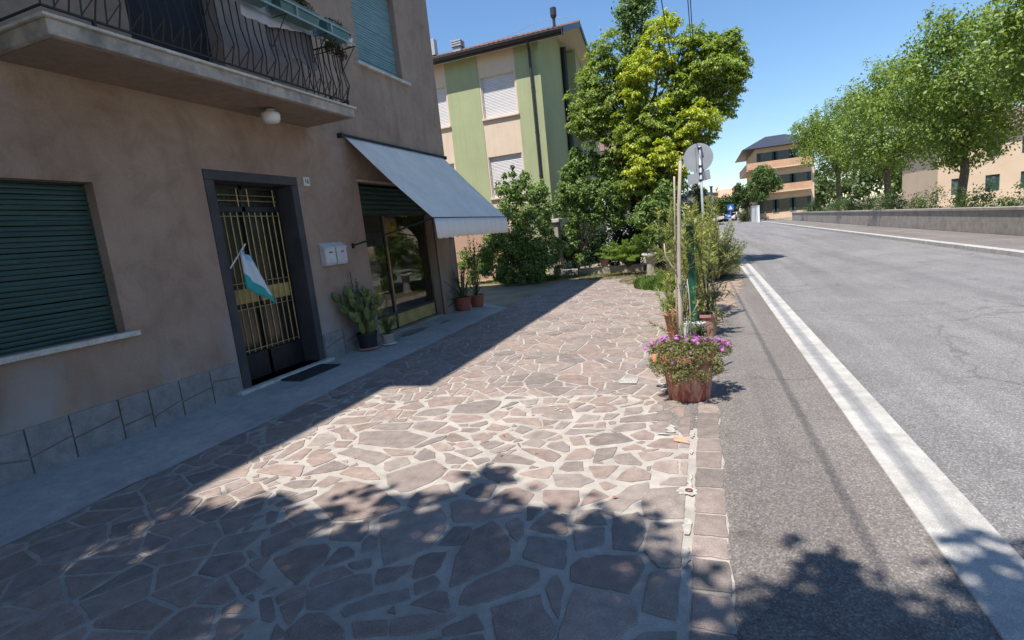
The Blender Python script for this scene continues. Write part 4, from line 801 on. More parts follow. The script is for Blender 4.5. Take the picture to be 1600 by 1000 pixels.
# ---------------------------------------------------------------- doormat, flag
b = MB(); b.add([(-5.30, 5.20, .034), (-4.95, 5.20, .028), (-4.95, 6.0, .028), (-5.30, 6.0, .034), (-5.30, 5.20, .044), (-4.95, 5.20, .038), (-4.95, 6.0, .038), (-5.30, 6.0, .044)],
                [(0,3,2,1), (4,5,6,7), (0,1,5,4), (1,2,6,5), (2,3,7,6), (3,0,4,7)])
o = b.build('doormat', mat('dark_rubber_mat', (.035, .037, .042), (.02, .02, .024), 60, .9, 200, .6, .003), bevel=.003); tag(o, 'dark rectangular doormat in front of the entrance step', 'doormat')
fl = empty('striped_flag', (-5.40, 4.7, 1.6), 'blue, white and teal cloth flag hanging beside the entrance bars', 'flag')
def flagmat():
    m, t, b_ = newmat('striped_cloth'); v = coords(t); s = N(t, 'ShaderNodeSeparateXYZ'); t.links.new(v, s.inputs[0])
    k = N(t, 'ShaderNodeMath', operation='MULTIPLY_ADD'); t.links.new(s.outputs[1], k.inputs[0]); k.inputs[1].default_value = .9; t.links.new(s.outputs[2], k.inputs[2])
    k2 = N(t, 'ShaderNodeMapRange'); t.links.new(k.outputs[0], k2.inputs[0]); k2.inputs[1].default_value = 5.6; k2.inputs[2].default_value = 6.5
    r_ = ramp(t, k2.outputs[0], [(0, (.03, .33, .33)), (.36, (.55, .62, .68)), (.62, (.28, .5, .66))], 'CONSTANT'); t.links.new(r_.outputs[0], b_.inputs['Base Color']); b_.inputs['Roughness'].default_value = .9; return m
b = MB(); vs = []; fm = flagmat()
for i in range(13):
    for j in range(13):
        u = i/12; v_ = j/12
        y = 4.95 + .42*u*(.35+.65*v_) ; vs.append((-5.32 + .025*math.sin(u*12) + .03*u, y, 1.75 - .62*v_*(1 - .25*(1-u)) - .10*u))
b.add(vs, [(i*13+j, (i+1)*13+j, (i+1)*13+j+1, i*13+j+1) for i in range(12) for j in range(12)])
o = b.build('cloth', fm, fl, smooth=True); m_ = o.modifiers.new('thick', 'SOLIDIFY'); m_.thickness = .002
b = MB(); b.tube([(-5.42, 4.86, 1.55), (-5.31, 5.05, 1.83)], .009, 6); b.build('flag_pole', M['white_plastic'], fl)
# ---------------------------------------------------------------- green house
FY = 20.0
P2 = lambda u, v, d: (u, FY + d, v)
house2 = empty('green_house', (-5.45, 20, 0), 'green and cream three storey house with white shutters and dark gutter behind the shrubs', 'house')
M['green_render'] = mat('green_render', (.355, .385, .215), (.325, .352, .195), 1.2, .92, 60, .25, .004, streak=.10)
M['cream_render'] = mat('cream_render', (.66, .53, .40), (.60, .47, .355), 1.4, .92, 60, .25, .004, streak=.07)
M['white_shutter'] = mat('white_shutter', (.66, .63, .62), (.60, .57, .56), 3, .6, 60, .05, sc=(1, 1, 5))
M['soffit'] = mat('cream_soffit', (.62, .56, .47), None, 3, .9, lo=.2, hi=.4)
M['dark_gutter'] = mat('dark_brown_gutter', (.045, .042, .045), (.035, .032, .034), 5, .4, 60, .05)
M['tiles'] = mat('brown_red_roof_tiles', (.20, .115, .09), (.12, .08, .07), 9, .85, 30, .5, .02)
bands = [(-7.93, -6.42), (-11.4, -9.32), (-14.6, -12.9)]
wins = [(6.12, 7.64), (3.10, 4.68), (.9, 1.7)]
ops = [(a, c, e, f, .14) for a, c in bands for e, f in wins[:2]]
def wallsplit(col):
    b = MB(); us = [-16.0, -14.6, -12.9, -11.4, -9.32, -7.93, -6.42, -5.45]
    for i in range(len(us)-1):
        iscream = (us[i], us[i+1]) in bands
        if iscream != (col == 'c'): continue
        wallgrid(b, P2 if not iscream else (lambda u, v, d: (u, FY + .012 + d, v)), us[i], us[i+1], 0, 8.75, [o for o in ops if us[i] <= o[0] and o[1] <= us[i+1]])
    return b
o2 = ops; ops = [(a+.06, c-.06, e, f, dd) for a, c, e, f, dd in o2]
b = wallsplit('g')
b.quad((-5.45, 20, 0), (-5.45, 25.9, 0), (-5.45, 25.9, 8.75), (-5.45, 20, 8.75)); b.add([(-5.45, 20, 8.75), (-5.45, 25.9, 8.75), (-5.45, 22.85, 9.76)], [(0, 1, 2)])
b.quad((-16, 25.9, 0), (-5.45, 25.9, 0), (-5.45, 25.9, 8.75), (-16, 25.9, 8.75)); b.quad((-16, 20, 0), (-16, 25.9, 0), (-16, 25.9, 8.75), (-16, 20, 8.75))
b.build('green_wall', M['green_render'], house2)
wallsplit('c').build('cream_wall_band', M['cream_render'], house2)
b = MB(); b.box(-5.45, -4.93, 24.0, 28.4, 0, 9.1); b.build('stair_wing', M['green_render'], house2)
for (a, c, e, f, dd) in ops:
    wn = MB(); slats(wn, P2, a + .03, c - .03, e, f, .055, .11, .012, .0, 3)
    so_ = wn.build('roller_shutter', M['white_shutter'], house2)
    s_ = MB(); s_.box(a - .07, c + .07, FY - .07, FY + .10, e - .065, e - .003); s_.build('window_sill', M['cream_render'], house2, bevel=.006)
    f_ = MB()
    for (p, q) in ((a, a+.03), (c-.03, c)): f_.box(p, q, FY + .05, FY + .12, e, f)
    f_.box(a+.03, c-.03, FY + .07, FY + .13, f-.03, f); f_.build('frame', M['white_shutter'], so_)
# roof
b = MB(); sl = (10.02-8.62)/(22.85-19.62)
b.add([(-16.6, 19.62, 8.50), (-4.42, 19.62, 8.50), (-4.42, 22.85, 9.66), (-16.6, 22.85, 9.66), (-16.6, 26.3, 8.42), (-4.42, 26.3, 8.42),
       (-16.6, 19.62, 8.60), (-4.42, 19.62, 8.60), (-4.42, 22.85, 9.76), (-16.6, 22.85, 9.76), (-16.6, 26.3, 8.52), (-4.42, 26.3, 8.52)],
      [(0,3,2,1), (3,4,5,2), (6,7,8,9), (9,8,11,10), (0,1,7,6), (4,10,11,5), (0,6,9,3), (3,9,10,4)])
rf = b.build('roof', M['tiles'], house2)
b = MB(); rr = random.Random(4); x = -16.5
while x < -4.5:
    b.tube([(x, 19.6, 8.605 + rr.uniform(0, .01)), (x, 22.85, 9.77)], .055, 6); x += .19
b.build('tile_rows', M['tiles'], rf)
b = MB(); b.tube([(-16.5, 22.85, 9.78), (-4.4, 22.85, 9.78)], .10, 8); b.build('ridge', M['tiles'], rf)
b = MB()
b.quad((-16.55, 19.66, 8.46), (-4.46, 19.66, 8.46), (-4.46, 20.0, 8.46), (-16.55, 20.0, 8.46))
b.add([(-5.449, 19.66, 8.49), (-4.44, 19.66, 8.49), (-4.44, 22.85, 9.65), (-5.449, 22.85, 9.65), (-4.44, 26.2, 8.41), (-5.449, 26.2, 8.41)], [(0,1,2,3), (3,2,4,5)])
b.build('soffit', M['soffit'], house2)
b = MB(); b.box(-4.43, -4.38, 19.62, 19.66, 8.36, 8.6)
b.add([(-4.415, 19.62, 8.44), (-4.385, 19.62, 8.44), (-4.385, 22.85, 9.60), (-4.415, 22.85, 9.60), (-4.415, 19.62, 8.64), (-4.385, 19.62, 8.64), (-4.385, 22.85, 9.80), (-4.415, 22.85, 9.80)], [(0,1,2,3),(4,7,6,5),(0,4,5,1),(1,5,6,2),(3,2,6,7),(0,3,7,4)])
b.add([(-4.415, 22.85, 9.60), (-4.385, 22.85, 9.60), (-4.385, 26.3, 8.36), (-4.415, 26.3, 8.36), (-4.415, 22.85, 9.80), (-4.385, 22.85, 9.80), (-4.385, 26.3, 8.56), (-4.415, 26.3, 8.56)], [(0,1,2,3),(4,7,6,5),(0,4,5,1),(1,5,6,2),(3,2,6,7),(0,3,7,4)])
b.build('bargeboard', M['dark_gutter'], house2)
b = MB()
for i in range(8):
    a0 = math.pi + math.pi*i/8; a1 = math.pi + math.pi*(i+1)/8; cy, cz, r_ = 19.54, 8.52, .085
    p = [(cy + r_*math.cos(a), cz + r_*math.sin(a)) for a in (a0, a1)]
    b.quad((-16.5, p[0][0], p[0][1]), (-4.42, p[0][0], p[0][1]), (-4.42, p[1][0], p[1][1]), (-16.5, p[1][0], p[1][1]))
b.box(-16.5, -4.44, 19.60, 19.617, 8.36, 8.60); b.tube([(-16.5, 19.455, 8.525), (-4.42, 19.455, 8.525)], .014, 6)
b.build('gutter', M['dark_gutter'], house2)
b = MB(); b.tube([(-5.72, 19.55, 8.44), (-5.72, 19.6, 8.35), (-5.78, 19.92, 8.2), (-5.78, 19.93, 0)], .052, 10)
for z in (6.9, 5.3, 3.7, 2.1): b.box(-5.85, -5.71, 19.93, 19.998, z-.02, z+.02)
b.build('downpipe', M['dark_gutter'], house2)
b = MB(); b.tube([(-5.33, 23.55, 9.2), (-5.33, 23.55, 0)], .12, 10); b.build('downpipe', M['black_metal'], house2)
b = MB(); b.tube([(-4.86, 20.35, 8.7), (-4.86, 20.35, 9.28)], .055, 12); b.tube([(-4.86, 20.35, 9.26), (-4.86, 20.35, 9.31)], .10, 12); b.tube([(-4.86, 20.35, 9.31), (-4.86, 20.35, 9.58)], [.115, .115], 14); b.tube([(-4.86, 20.35, 8.85), (-4.86, 20.35, 8.93)], .10, 12)
b.build('flue', M['dark_gutter'], rf)
b = MB(); b.box(-8.95, -8.62, 20.2, 20.5, 8.6, 9.02)
for k in range(3): b.box(-9.0, -8.57, 20.15, 20.55, 9.05+.085*k, 9.10+.085*k)
b.box(-8.92, -8.65, 20.23, 20.47, 9.02, 9.26); b.build('chimney', M['galv'], rf)
b = MB(); b.box(-10.9, -10.6, 22.0, 22.3, 9.6, 10.25); b.build('chimney', M['galv'], rf)
b = MB()   # tv cable lying over the ridge
b.tube([(-4.55, 21.3, 9.5), (-5.0, 21.4, 9.62), (-5.9, 22.2, 9.95), (-7.6, 22.9, 9.95), (-9, 22.9, 9.90)], .012, 5); b.build('roof_cable', M['galv'], rf)

# white house far behind the trees
M['white_render'] = mat('white_render', (.72, .71, .69), (.64, .63, .61), 1, .9)
wh = empty('white_house', (-4.5, 38, 0), 'white house far behind the maple and shrubs', 'house')
b = MB(); ops_ = [(-8.4, -7.4, 4.2, 5.6, .15), (-6.0, -5.0, 4.2, 5.6, .15), (-8.4, -7.4, 1.2, 2.6, .15), (-6.0, -5.0, 1.2, 2.6, .15)]
wallgrid(b, lambda u, v, d: (u, 38 + d, v), -9.5, -2.2, 0, 6.6, ops_); b.quad((-2.2, 38, 0), (-2.2, 46, 0), (-2.2, 46, 6.6), (-2.2, 38, 6.6)); b.quad((-9.5, 38, 0), (-9.5, 46, 0), (-9.5, 46, 6.6), (-9.5, 38, 6.6)); b.build('wall', M['white_render'], wh)
for q in ops_:
    b = MB(); slats(b, lambda u, v, d: (u, 38 + d, v), q[0], q[1], q[2], q[3], .08, .12, .02); b.build('shutter', M['green_shutter'], wh)
b = MB(); b.add([(-10, 37.4, 6.6), (-1.7, 37.4, 6.6), (-1.7, 46.6, 6.6), (-10, 46.6, 6.6), (-8, 42, 8.4), (-3.6, 42, 8.4)], [(0,1,5,4), (1,2,5), (2,3,4,5), (3,0,4), (0,3,2,1)]); b.build('roof', M['tiles'], wh)

# ---------------------------------------------------------------- garden walls
M['gwall'] = concrete('old_garden_wall', (.37, .32, .27), (.24, .215, .19), 2.5, 30)
M['salmon'] = mat('salmon_brick_wall', (.46, .26, .17), (.36, .26, .20), 5, .9, 30, .5, .01)
b = MB(); b.box(-4.9, -1.9, 17.35, 17.55, -.1, .24); o = b.build('garden_wall', M['gwall'], bevel=.02); tag(o, 'low stone garden wall at the end of the paving in front of the dark shrubs', 'wall')
b = MB(); b.box(-12, -6.2, 18.6, 18.78, -.1, 1.75); o = b.build('boundary_wall', M['salmon'], bevel=.02); tag(o, 'salmon coloured garden wall seen below the awning edge', 'wall')
gp = empty('gate_pillar', (-4.95, 17.9, 0), 'concrete gate pillar with pale cap between the two leafy shrubs', 'pillar')
b = MB(); b.box(-5.2, -4.75, 17.9, 18.3, 0, 1.85); b.build('shaft', M['gwall'], gp, bevel=.01)
b = MB(); b.box(-5.28, -4.67, 17.82, 18.38, 1.85, 1.98); b.build('cap', M['sill'], gp, bevel=.02)

# ---------------------------------------------------------------- foliage
maple=[(-2.5,16.5,6.65,0.55,"g"),(-2.83,16.5,6.1,0.59,"g"),(-3.17,16.5,5.44,0.55,"g"),(-3.45,16.5,4.85,0.42,"g"),(-2.84,16.5,4.75,0.58,"g"),(-2.49,16.5,5.5,0.63,"g"),(-3.07,16.5,4.28,0.41,"g"),(-2.02,16.5,5.59,0.58,"g"),(-1.49,15.9,5.78,0.48,"y"),(-1.75,15.8,5.55,0.36,"y"),(-0.94,16.1,6.63,0.41,"y"),(-0.58,16.5,6.92,0.25,"y"),(-0.77,16.5,7.13,0.19,"y"),(-0.97,16,6.03,0.41,"y"),(-1.31,16.2,6.41,0.25,"y"),(-1.6,16.5,4.98,0.54,"m"),(-1.28,16.1,4.33,0.52,"m"),(-2.06,16.1,4.28,0.48,"m"),(-0.78,16.8,5.74,0.42,"m"),(-1.63,15.6,3.02,0.46,"y"),(-1,15.6,3.36,0.38,"y"),(-0.61,15.8,3.07,0.39,"y"),(-1.78,15.7,3.57,0.31,"y"),(-0.05,15.8,4.16,0.51,"y"),(0.3,16,4.02,0.32,"y"),(-0.32,15.9,3.8,0.39,"y"),(-0.52,16.2,5.07,0.44,"m"),(-0.09,16.2,5.33,0.4,"m"),(-0.98,15.9,4.68,0.24,"y"),(-1.77,15.7,5.03,0.28,"y"),(-0.13,16.5,6.41,0.42,"g"),(-0.23,16.5,6.01,0.54,"g"),(0.26,16.3,5.74,0.53,"m"),(0.68,16.5,5.99,0.46,"g"),(0.92,16.5,6.21,0.25,"g"),(1.07,16.5,5.7,0.35,"g"),(1.14,16.5,5.36,0.27,"g"),(0.65,16.3,5.37,0.53,"m"),(0.92,16.5,4.99,0.41,"g"),(0.47,16.5,4.78,0.53,"g"),(0.7,16.5,4.44,0.37,"g"),(0.13,16.5,4.59,0.49,"g"),(0.36,16.5,6.27,0.25,"g"),(-0.41,16.5,5.8,0.37,"m"),(-0.09,16.1,3.54,0.36,"m"),(0.22,16.1,3.71,0.24,"m"),(-1.63,16,3.76,0.51,"m"),(-1.3,16.5,3.95,0.45,"m"),(-2.42,16.5,3.89,0.41,"g"),(-0.56,16.5,4.62,0.41,"m"),(-0.74,16.2,4.08,0.48,"m"),(-1.61,17.9,5.82,0.76,"g"),(-0.51,18,4.98,0.89,"g"),(0.16,17.9,5.48,0.8,"g"),(-2.55,17.9,5.22,0.94,"g"),(-1.06,17.6,3.19,0.82,"g"),(-1.37,16.3,2.58,0.52,"g"),(-1.99,16.2,2.75,0.44,"g"),(-0.82,16.2,2.6,0.36,"g"),(-1.78,17.8,4.49,0.88,"g"),(-2.34,17,3.42,0.55,"g"),(-0.36,17,3.5,0.46,"g"),(0.94,17,6.07,0.34,"g")]
tall=[(-1.96,19,8.5,0.54,"g"),(-1.63,19,9,0.6,"g"),(-2,19,7.93,0.54,"g"),(-1.84,19,7.3,0.53,"g"),(-1.57,19,8.22,0.44,"g"),(-2.24,19,7.54,0.34,"g"),(-1.77,19,6.69,0.53,"g"),(-2.17,19,6.97,0.48,"g"),(-1.78,19,9.79,0.56,"g"),(-1.46,19,7.71,0.24,"g"),(-2.32,19,8.39,0.25,"g"),(-1.44,19,8.67,0.4,"g"),(-2,19,6.34,0.48,"g")]
lilac=[(-5.74,15.75,2.96,0.33,"g"),(-5.21,15.75,3.01,0.41,"g"),(-4.71,15.75,2.79,0.36,"g"),(-4.56,15.75,2.29,0.32,"g"),(-5.6,15.75,2.32,0.53,"g"),(-4.99,15.75,2.05,0.56,"g"),(-6.05,15.75,2.13,0.29,"g"),(-6.25,15.75,1.38,0.54,"g"),(-6.69,15.75,1.01,0.27,"g"),(-5.6,15.75,1.32,0.65,"g"),(-4.88,15.75,1.16,0.52,"g"),(-6.01,15.75,0.55,0.45,"g"),(-5.15,15.75,0.48,0.45,"g"),(-6.63,15.75,0.59,0.27,"g"),(-4.52,15.75,1.61,0.24,"g"),(-5.07,15.75,3.32,0.16,"g"),(-5.47,15.75,3.43,0.12,"g"),(-4.81,15.75,0.75,0.4,"g"),(-6.07,15.75,0.03,0.1,"g"),(-4.54,16.65,1.14,0.27,"g"),(-4.58,16.65,0.73,0.23,"g"),(-4.5,16.55,0.36,0.17,"g"),(-7.97,17.15,0.84,0.39,"g"),(-7.37,16.95,0.58,0.36,"g"),(-7.79,17.05,0.33,0.27,"g"),(-6.93,16.75,0.96,0.31,"g"),(-6.08,16.55,0.58,0.52,"g"),(-5.3,16.55,0.52,0.51,"g"),(-6.22,15.65,0.32,0.21,"g"),(-5.47,15.65,0.19,0.2,"g"),(-4.86,15.75,0.26,0.18,"g"),(-4.64,16.35,1.91,0.14,"g"),(-5.45,15.75,3.62,0.08,"g"),(-5.73,15.75,3.4,0.1,"g")]
bush=[(-3.92,16.8,3.29,0.3,"g"),(-3.6,16.8,3.44,0.38,"g"),(-3.19,16.8,3.52,0.38,"g"),(-2.81,16.8,3.27,0.38,"g"),(-2.54,16.8,2.85,0.37,"g"),(-4.07,16.8,2.75,0.38,"g"),(-3.56,16.8,2.69,0.54,"g"),(-2.97,16.8,2.52,0.54,"g"),(-2.49,16.8,2.26,0.41,"g"),(-4.27,16.8,2.27,0.3,"g"),(-3.72,16.8,2.07,0.36,"g"),(-3.12,16.8,1.88,0.33,"g"),(-2.58,16.8,1.75,0.29,"g"),(-4.02,16.8,1.49,0.23,"g"),(-4.18,16.8,0.89,0.19,"g"),(-3.84,16.8,0.61,0.17,"g"),(-3.94,16.8,1.12,0.17,"g"),(-3.67,16.8,3.88,0.19,"g"),(-2.32,16.8,2.73,0.29,"g"),(-2.69,16.8,3.54,0.21,"g")]
hedge=[(-4.84,18.9,1.33,0.71,"g"),(-4.14,18.9,1.26,0.75,"g"),(-3.45,18.9,1.19,0.75,"g"),(-2.76,18.9,1.24,0.74,"g"),(-2.1,18.9,1.28,0.74,"g"),(-1.46,18.9,1.22,0.74,"g"),(-0.92,18.9,1.59,0.74,"g"),(-5.39,18.9,0.67,0.48,"g"),(-4.67,18.9,0.61,0.52,"g"),(-3.73,18.9,0.53,0.52,"g"),(-3.04,18.9,0.48,0.51,"g"),(-2.37,18.9,0.53,0.51,"g"),(-1.5,18.9,0.46,0.51,"g"),(-2.05,18.9,2.15,0.74,"g"),(-1.19,18.9,2.26,0.78,"g"),(-2.7,18.9,2.23,0.7,"g"),(-0.64,18.9,0.92,0.65,"g")]
shrub=[(-1.33,15.5,1.92,0.38,"g"),(-0.91,15.5,1.79,0.38,"g"),(-1.7,15.5,1.66,0.34,"g"),(-1.2,15.5,1.25,0.38,"g"),(-1.53,15.5,1.05,0.19,"g"),(-0.97,15.5,2.32,0.34,"g"),(-0.85,15.5,1.34,0.3,"g"),(-0.79,15.5,0.89,0.3,"g"),(-1.06,15.5,0.65,0.23,"g"),(-0.73,15.5,0.35,0.19,"g")]
olive=[(-0.08,22,2.34,0.29,"g"),(0.2,22,1.99,0.29,"g"),(0.11,22,1.47,0.32,"g"),(-0.04,22,1.85,0.38,"g"),(0.23,22,1.57,0.24,"g"),(-0.24,22,2.48,0.32,"g"),(-0.34,22,1.76,0.38,"g"),(-0.02,22,1.11,0.32,"g")]

def limb(bm, p, q, r0, r1, seed, n=6, wig=.08):
    rs = random.Random(seed); p = Vector(p); q = Vector(q); L = (q-p).length; pts = []
    for i in range(n+1):
        f = i/n; w_ = wig*L*math.sin(math.pi*f)
        pts.append(p.lerp(q, f) + Vector((rs.uniform(-1, 1), rs.uniform(-1, 1), rs.uniform(-.3, .8)))*w_*.5)
    bm.tube(pts, [r0+(r1-r0)*i/n for i in range(n+1)], 7, cap=True); return pts
def tree(nm, base, clumps, n, L, W, pal, label, cat, seed, trunk_r=.12, fork=1.6, nlimb=14, group=None, **kw):
    e = empty(nm, base, label, cat, group); b = MB(); rs = random.Random(seed)
    top = Vector((base[0] + rs.uniform(-.1, .1), base[1], base[2] + fork))
    limb(b, (base[0], base[1], base[2]-.1), top, trunk_r, trunk_r*.75, seed, 5, .04)
    if nlimb == 0:
        for i, c in enumerate(clumps[::3]):
            limb(b, (c[0] + rs.uniform(-.1, .1), c[1] + rs.uniform(-.1, .1), -.05), c[:3], trunk_r*.8, trunk_r*.3, seed+i, 4, .1)
    cs = sorted(clumps, key=lambda c: -c[3])[:nlimb*2:2] + list(rs.sample(clumps, min(len(clumps), nlimb)))
    for i, c in enumerate(cs):
        t_ = Vector(c[:3]); st = top + Vector((0, 0, -rs.uniform(0, fork*.35)))
        mid = st.lerp(t_, .5) + Vector((0, 0, .12*(t_-st).length))
        pts = limb(b, st, mid, trunk_r*.42, trunk_r*.24, seed+i*3+1, 4, .12); limb(b, pts[-1], t_, trunk_r*.24, trunk_r*.06, seed+i*3+2, 4, .14)
    b.build('trunk', M['bark'], e, smooth=True)
    o = leafcloud('crown', clumps, n, L, W, pal, e, seed, **kw); return e
MAPLE = {'g': [(.23, .31, .08), (.27, .35, .09), (.18, .26, .065), (.31, .38, .10)],
         'm': [(.26, .34, .055), (.20, .29, .055), (.33, .39, .06)],
         'y': [(.56, .57, .055), (.44, .49, .055), (.55, .54, .055), (.36, .44, .06), (.28, .38, .07)]}
DG = {'g': [(.03, .06, .018), (.045, .08, .024), (.025, .05, .016)]}  # backdrop hedge greens, darkened to carry the shade of the hollow under the maple
LIL = {'g': [(.17, .26, .07), (.21, .31, .08), (.13, .21, .055), (.20, .28, .10)]}
tree('maple_tree', (-1.6, 16.9, 0), maple, 105000, .105, .046, MAPLE, 'tall leafy maple with bright yellow and green foliage behind the round sign', 'tree', 41, .16, 2.2, 20, shell=.5, droop=.7, up=1.0, layer=True, mixk=.2)
tree('poplar_tree', (-2.3, 19.2, 0), tall + [(-2.2, 19.2, 5.6, .5, 'g'), (-2.3, 19.2, 4.6, .5, 'g')], 14000, .11, .055, {'g': [(.18, .27, .11), (.22, .31, .13), (.15, .23, .09)]}, 'tall narrow darker green tree rising behind the left side of the maple', 'tree', 42, .13, 3.5, 8, shell=.5, up=.9)
tree('lilac_bush', (-5.4, 15.9, 0), lilac, 36000, .075, .056, LIL, 'broad leafy green bush beside the awning in front of the green house', 'bush', 43, .05, .6, 10, shell=.45, droop=.5)
tree('leafy_bush', (-3.9, 17.0, 0), bush, 34000, .075, .058, LIL, 'large leafy bush below the left of the maple, near the gate pillar', 'bush', 44, .05, .7, 10, shell=.45, droop=.5)
tree('backdrop_hedge', (-2.6, 19.6, 0), hedge, 26000, .10, .05, DG, 'backdrop hedge behind the garden wall, leaves darkened for the shaded hollow under the maple', 'hedge', 45, .05, .5, 8, shell=.6)
tree('leafy_shrub', (-.9, 15.6, 0), shrub, 9000, .085, .045, LIL, 'green shrub right behind the bare pale stake', 'shrub', 46, .03, .6, 8, shell=.5)
tree('olive_green_tree', (.2, 22.2, 0), olive, 6500, .08, .04, {'g': [(.15, .17, .045), (.19, .20, .055), (.12, .14, .04)]}, 'yellowish green small tree just right of the sign pole', 'tree', 47, .05, 1.0, 6, shell=.5)
# juniper with feathery spreading branches
def juniper(nm, base, ends, label, seed):
    e = empty(nm, base, label, 'shrub'); rs = np.random.RandomState(seed); b = MB(); Vs = []; Cs = []
    for i, (x, y, z) in enumerate(ends):
        p0 = np.array(base) + np.array([0, 0, .2]); p1 = np.array([x, y, z]); L = np.linalg.norm(p1-p0)
        ctrl = (p0+p1)/2 + np.array([0, 0, .18*L])
        ts = np.linspace(0, 1, 7); P = [(1-t)**2*p0 + 2*t*(1-t)*ctrl + t*t*p1 for t in ts]
        b.tube([tuple(p) for p in P], [.018*(1-t)+.004 for t in ts], 5)
        for t in np.linspace(.35, 1, 26):
            c = (1-t)**2*p0 + 2*t*(1-t)*ctrl + t*t*p1; tan = 2*(1-t)*(ctrl-p0) + 2*t*(p1-ctrl); tan /= np.linalg.norm(tan)
            for s in (-1, 1):
                sd_ = np.cross(tan, [0, 0, 1]); sd_ /= np.linalg.norm(sd_)+1e-9
                d = tan*.6 + sd_*s*.8 + rs.normal(size=3)*.2; d /= np.linalg.norm(d); l = rs.uniform(.10, .22)*(1.15-t*.5)
                col = np.array([(.15, .25, .04), (.19, .30, .05), (.24, .34, .06)][rs.randint(3)])*rs.uniform(.8, 1.2)
                for k in range(14):
                    q = c + d*l*k/14; dd = d*.5 + rs.normal(size=3)*.5; dd[2] -= .15; dd /= np.linalg.norm(dd); w_ = np.cross(dd, rs.normal(size=3)); w_ /= np.linalg.norm(w_)
                    ll = .045; Vs += [q, q+dd*ll*.5+w_*.007, q+dd*ll, q+dd*ll*.5-w_*.007]; Cs += [col]*4
    b.build('branches', M['bark'], e, smooth=True)
    n = len(Vs)//4; raw_mesh('needles', np.array(Vs), np.arange(n*4).reshape(n, 4), M['leaf'], e, np.array(Cs))
rs = random.Random(9)
ends = []
for (x, y, z) in ((-2.35, 16.9, 1.05), (-1.95, 16.9, 1.2), (-2.15, 16.7, .85), (-1.6, 16.9, 1.35), (-2.7, 16.9, .8), (-1.75, 16.6, 1.0), (-2.5, 16.7, .6), (-3.0, 17.0, .95), (-2.9, 16.9, .55), (-1.5, 16.8, .8), (-2.0, 16.5, .55), (-3.3, 17.1, .7)):
    ends.append((x, y, z)); ends.append((x+rs.uniform(-.3, .3), y+rs.uniform(0, .6), z+rs.uniform(-.2, .15)))
ends = [(x*.94, y*.94, (z-1.6)*.94+1.6) for x, y, z in ends]
juniper('juniper_shrub', (-2.3, 17.0, 0), ends, 'spreading juniper with feathery bright green branches left of the stone bird bath', 51)

# ---- sprigs: stems with narrow leaves
def sprigs(name_e, base, label, cat, stems, seed, leafL=.11, leafW=.018, dens=60, pal=((.09, .13, .04), (.13, .17, .05), (.07, .10, .035)), stem_r=.006, start=.25, group=None, parent=None, mt='leaf', stemmat='bark', up=.9, droop=0.0, lname='foliage'):
    e = parent or empty(name_e, base, label, cat, group); rs = np.random.RandomState(seed); b = MB(); Vs = []; Cs = []
    for st in stems:
        P = np.array(st[:-1] if isinstance(st[-1], (int, float)) else st, float)
        seg = np.linalg.norm(np.diff(P, axis=0), axis=1); tot = seg.sum(); b.tube([tuple(p) for p in P], [stem_r*(1-.6*i/(len(P)-1)) for i in range(len(P))], 5)
        n = max(4, int(tot*dens)); cum = np.concatenate([[0], np.cumsum(seg)])
        for t in start + (1-start)*rs.rand(n)**.8:
            s = t*tot; k = min(len(seg)-1, np.searchsorted(cum, s)-1); k = max(k, 0); f = (s-cum[k])/seg[k]; c = P[k]+(P[k+1]-P[k])*f; tan = (P[k+1]-P[k])/seg[k]
            o_ = rs.normal(size=3); o_ -= tan*o_.dot(tan); o_ /= np.linalg.norm(o_)
            d = tan*up + o_ + np.array([0, 0, -droop]); d /= np.linalg.norm(d); w_ = np.cross(d, o_); nn_ = np.linalg.norm(w_); w_ = w_/nn_ if nn_ > 1e-3 else tan
            l = leafL*rs.uniform(.55, 1.15)*(1 if t < .93 else .7); W_ = leafW*rs.uniform(.7, 1.2); bend = np.array([0, 0, -.18*l]) - o_*0
            col = np.array(pal[rs.randint(len(pal))])*rs.uniform(.75, 1.3)
            Vs += [c, c+d*l*.45-w_*W_*.5, c+d*l+bend*.6, c+d*l*.45+w_*W_*.5]; Cs += [col]*4
    if b.v: b.build('stems', M[stemmat], e, smooth=True)
    n = len(Vs)//4
    F = np.arange(n*4).reshape(n, 4)
    raw_mesh(lname, np.array(Vs), np.concatenate([F[:, [0, 1, 2]], F[:, [0, 2, 3]]], 0), M[mt], e, np.array(Cs)); return e
def fan(c, n, h, spread, seed, bend=.3, lo=.6, cx=0, cy=0):
    rs = random.Random(seed); out = []
    for i in range(n):
        a = rs.uniform(0, 2*math.pi); r_ = spread*math.sqrt(rs.random()); hh = h*rs.uniform(lo, 1)*(1-.25*(r_/spread)**2)
        q = (c[0]+math.cos(a)*r_+cx*hh, c[1]+math.sin(a)*r_+cy*hh, c[2]+hh)
        s = (c[0]+math.cos(a)*r_*.18, c[1]+math.sin(a)*r_*.18, c[2])
        m_ = (s[0]*.55+q[0]*.45 - math.cos(a)*r_*bend*.4, s[1]*.55+q[1]*.45 - math.sin(a)*r_*bend*.4, c[2]+hh*.55)
        out.append([s, m_, q])
    return out
OL = ((.20, .23, .09), (.26, .28, .11), (.16, .19, .07), (.32, .33, .15))
sprigs('oleander_bush', (.22, 13.6, 0), 'wide grey green oleander bush standing beside the road', 'bush', fan((.22, 13.7, 0), 150, 1.52, .72, 61, lo=.35) + fan((.05, 13.3, 0), 70, 1.0, .62, 62, lo=.35) + fan((.35, 14.2, 0), 60, 1.1, .6, 66, lo=.3), 63, .13, .020, 62, OL, .007, .12)
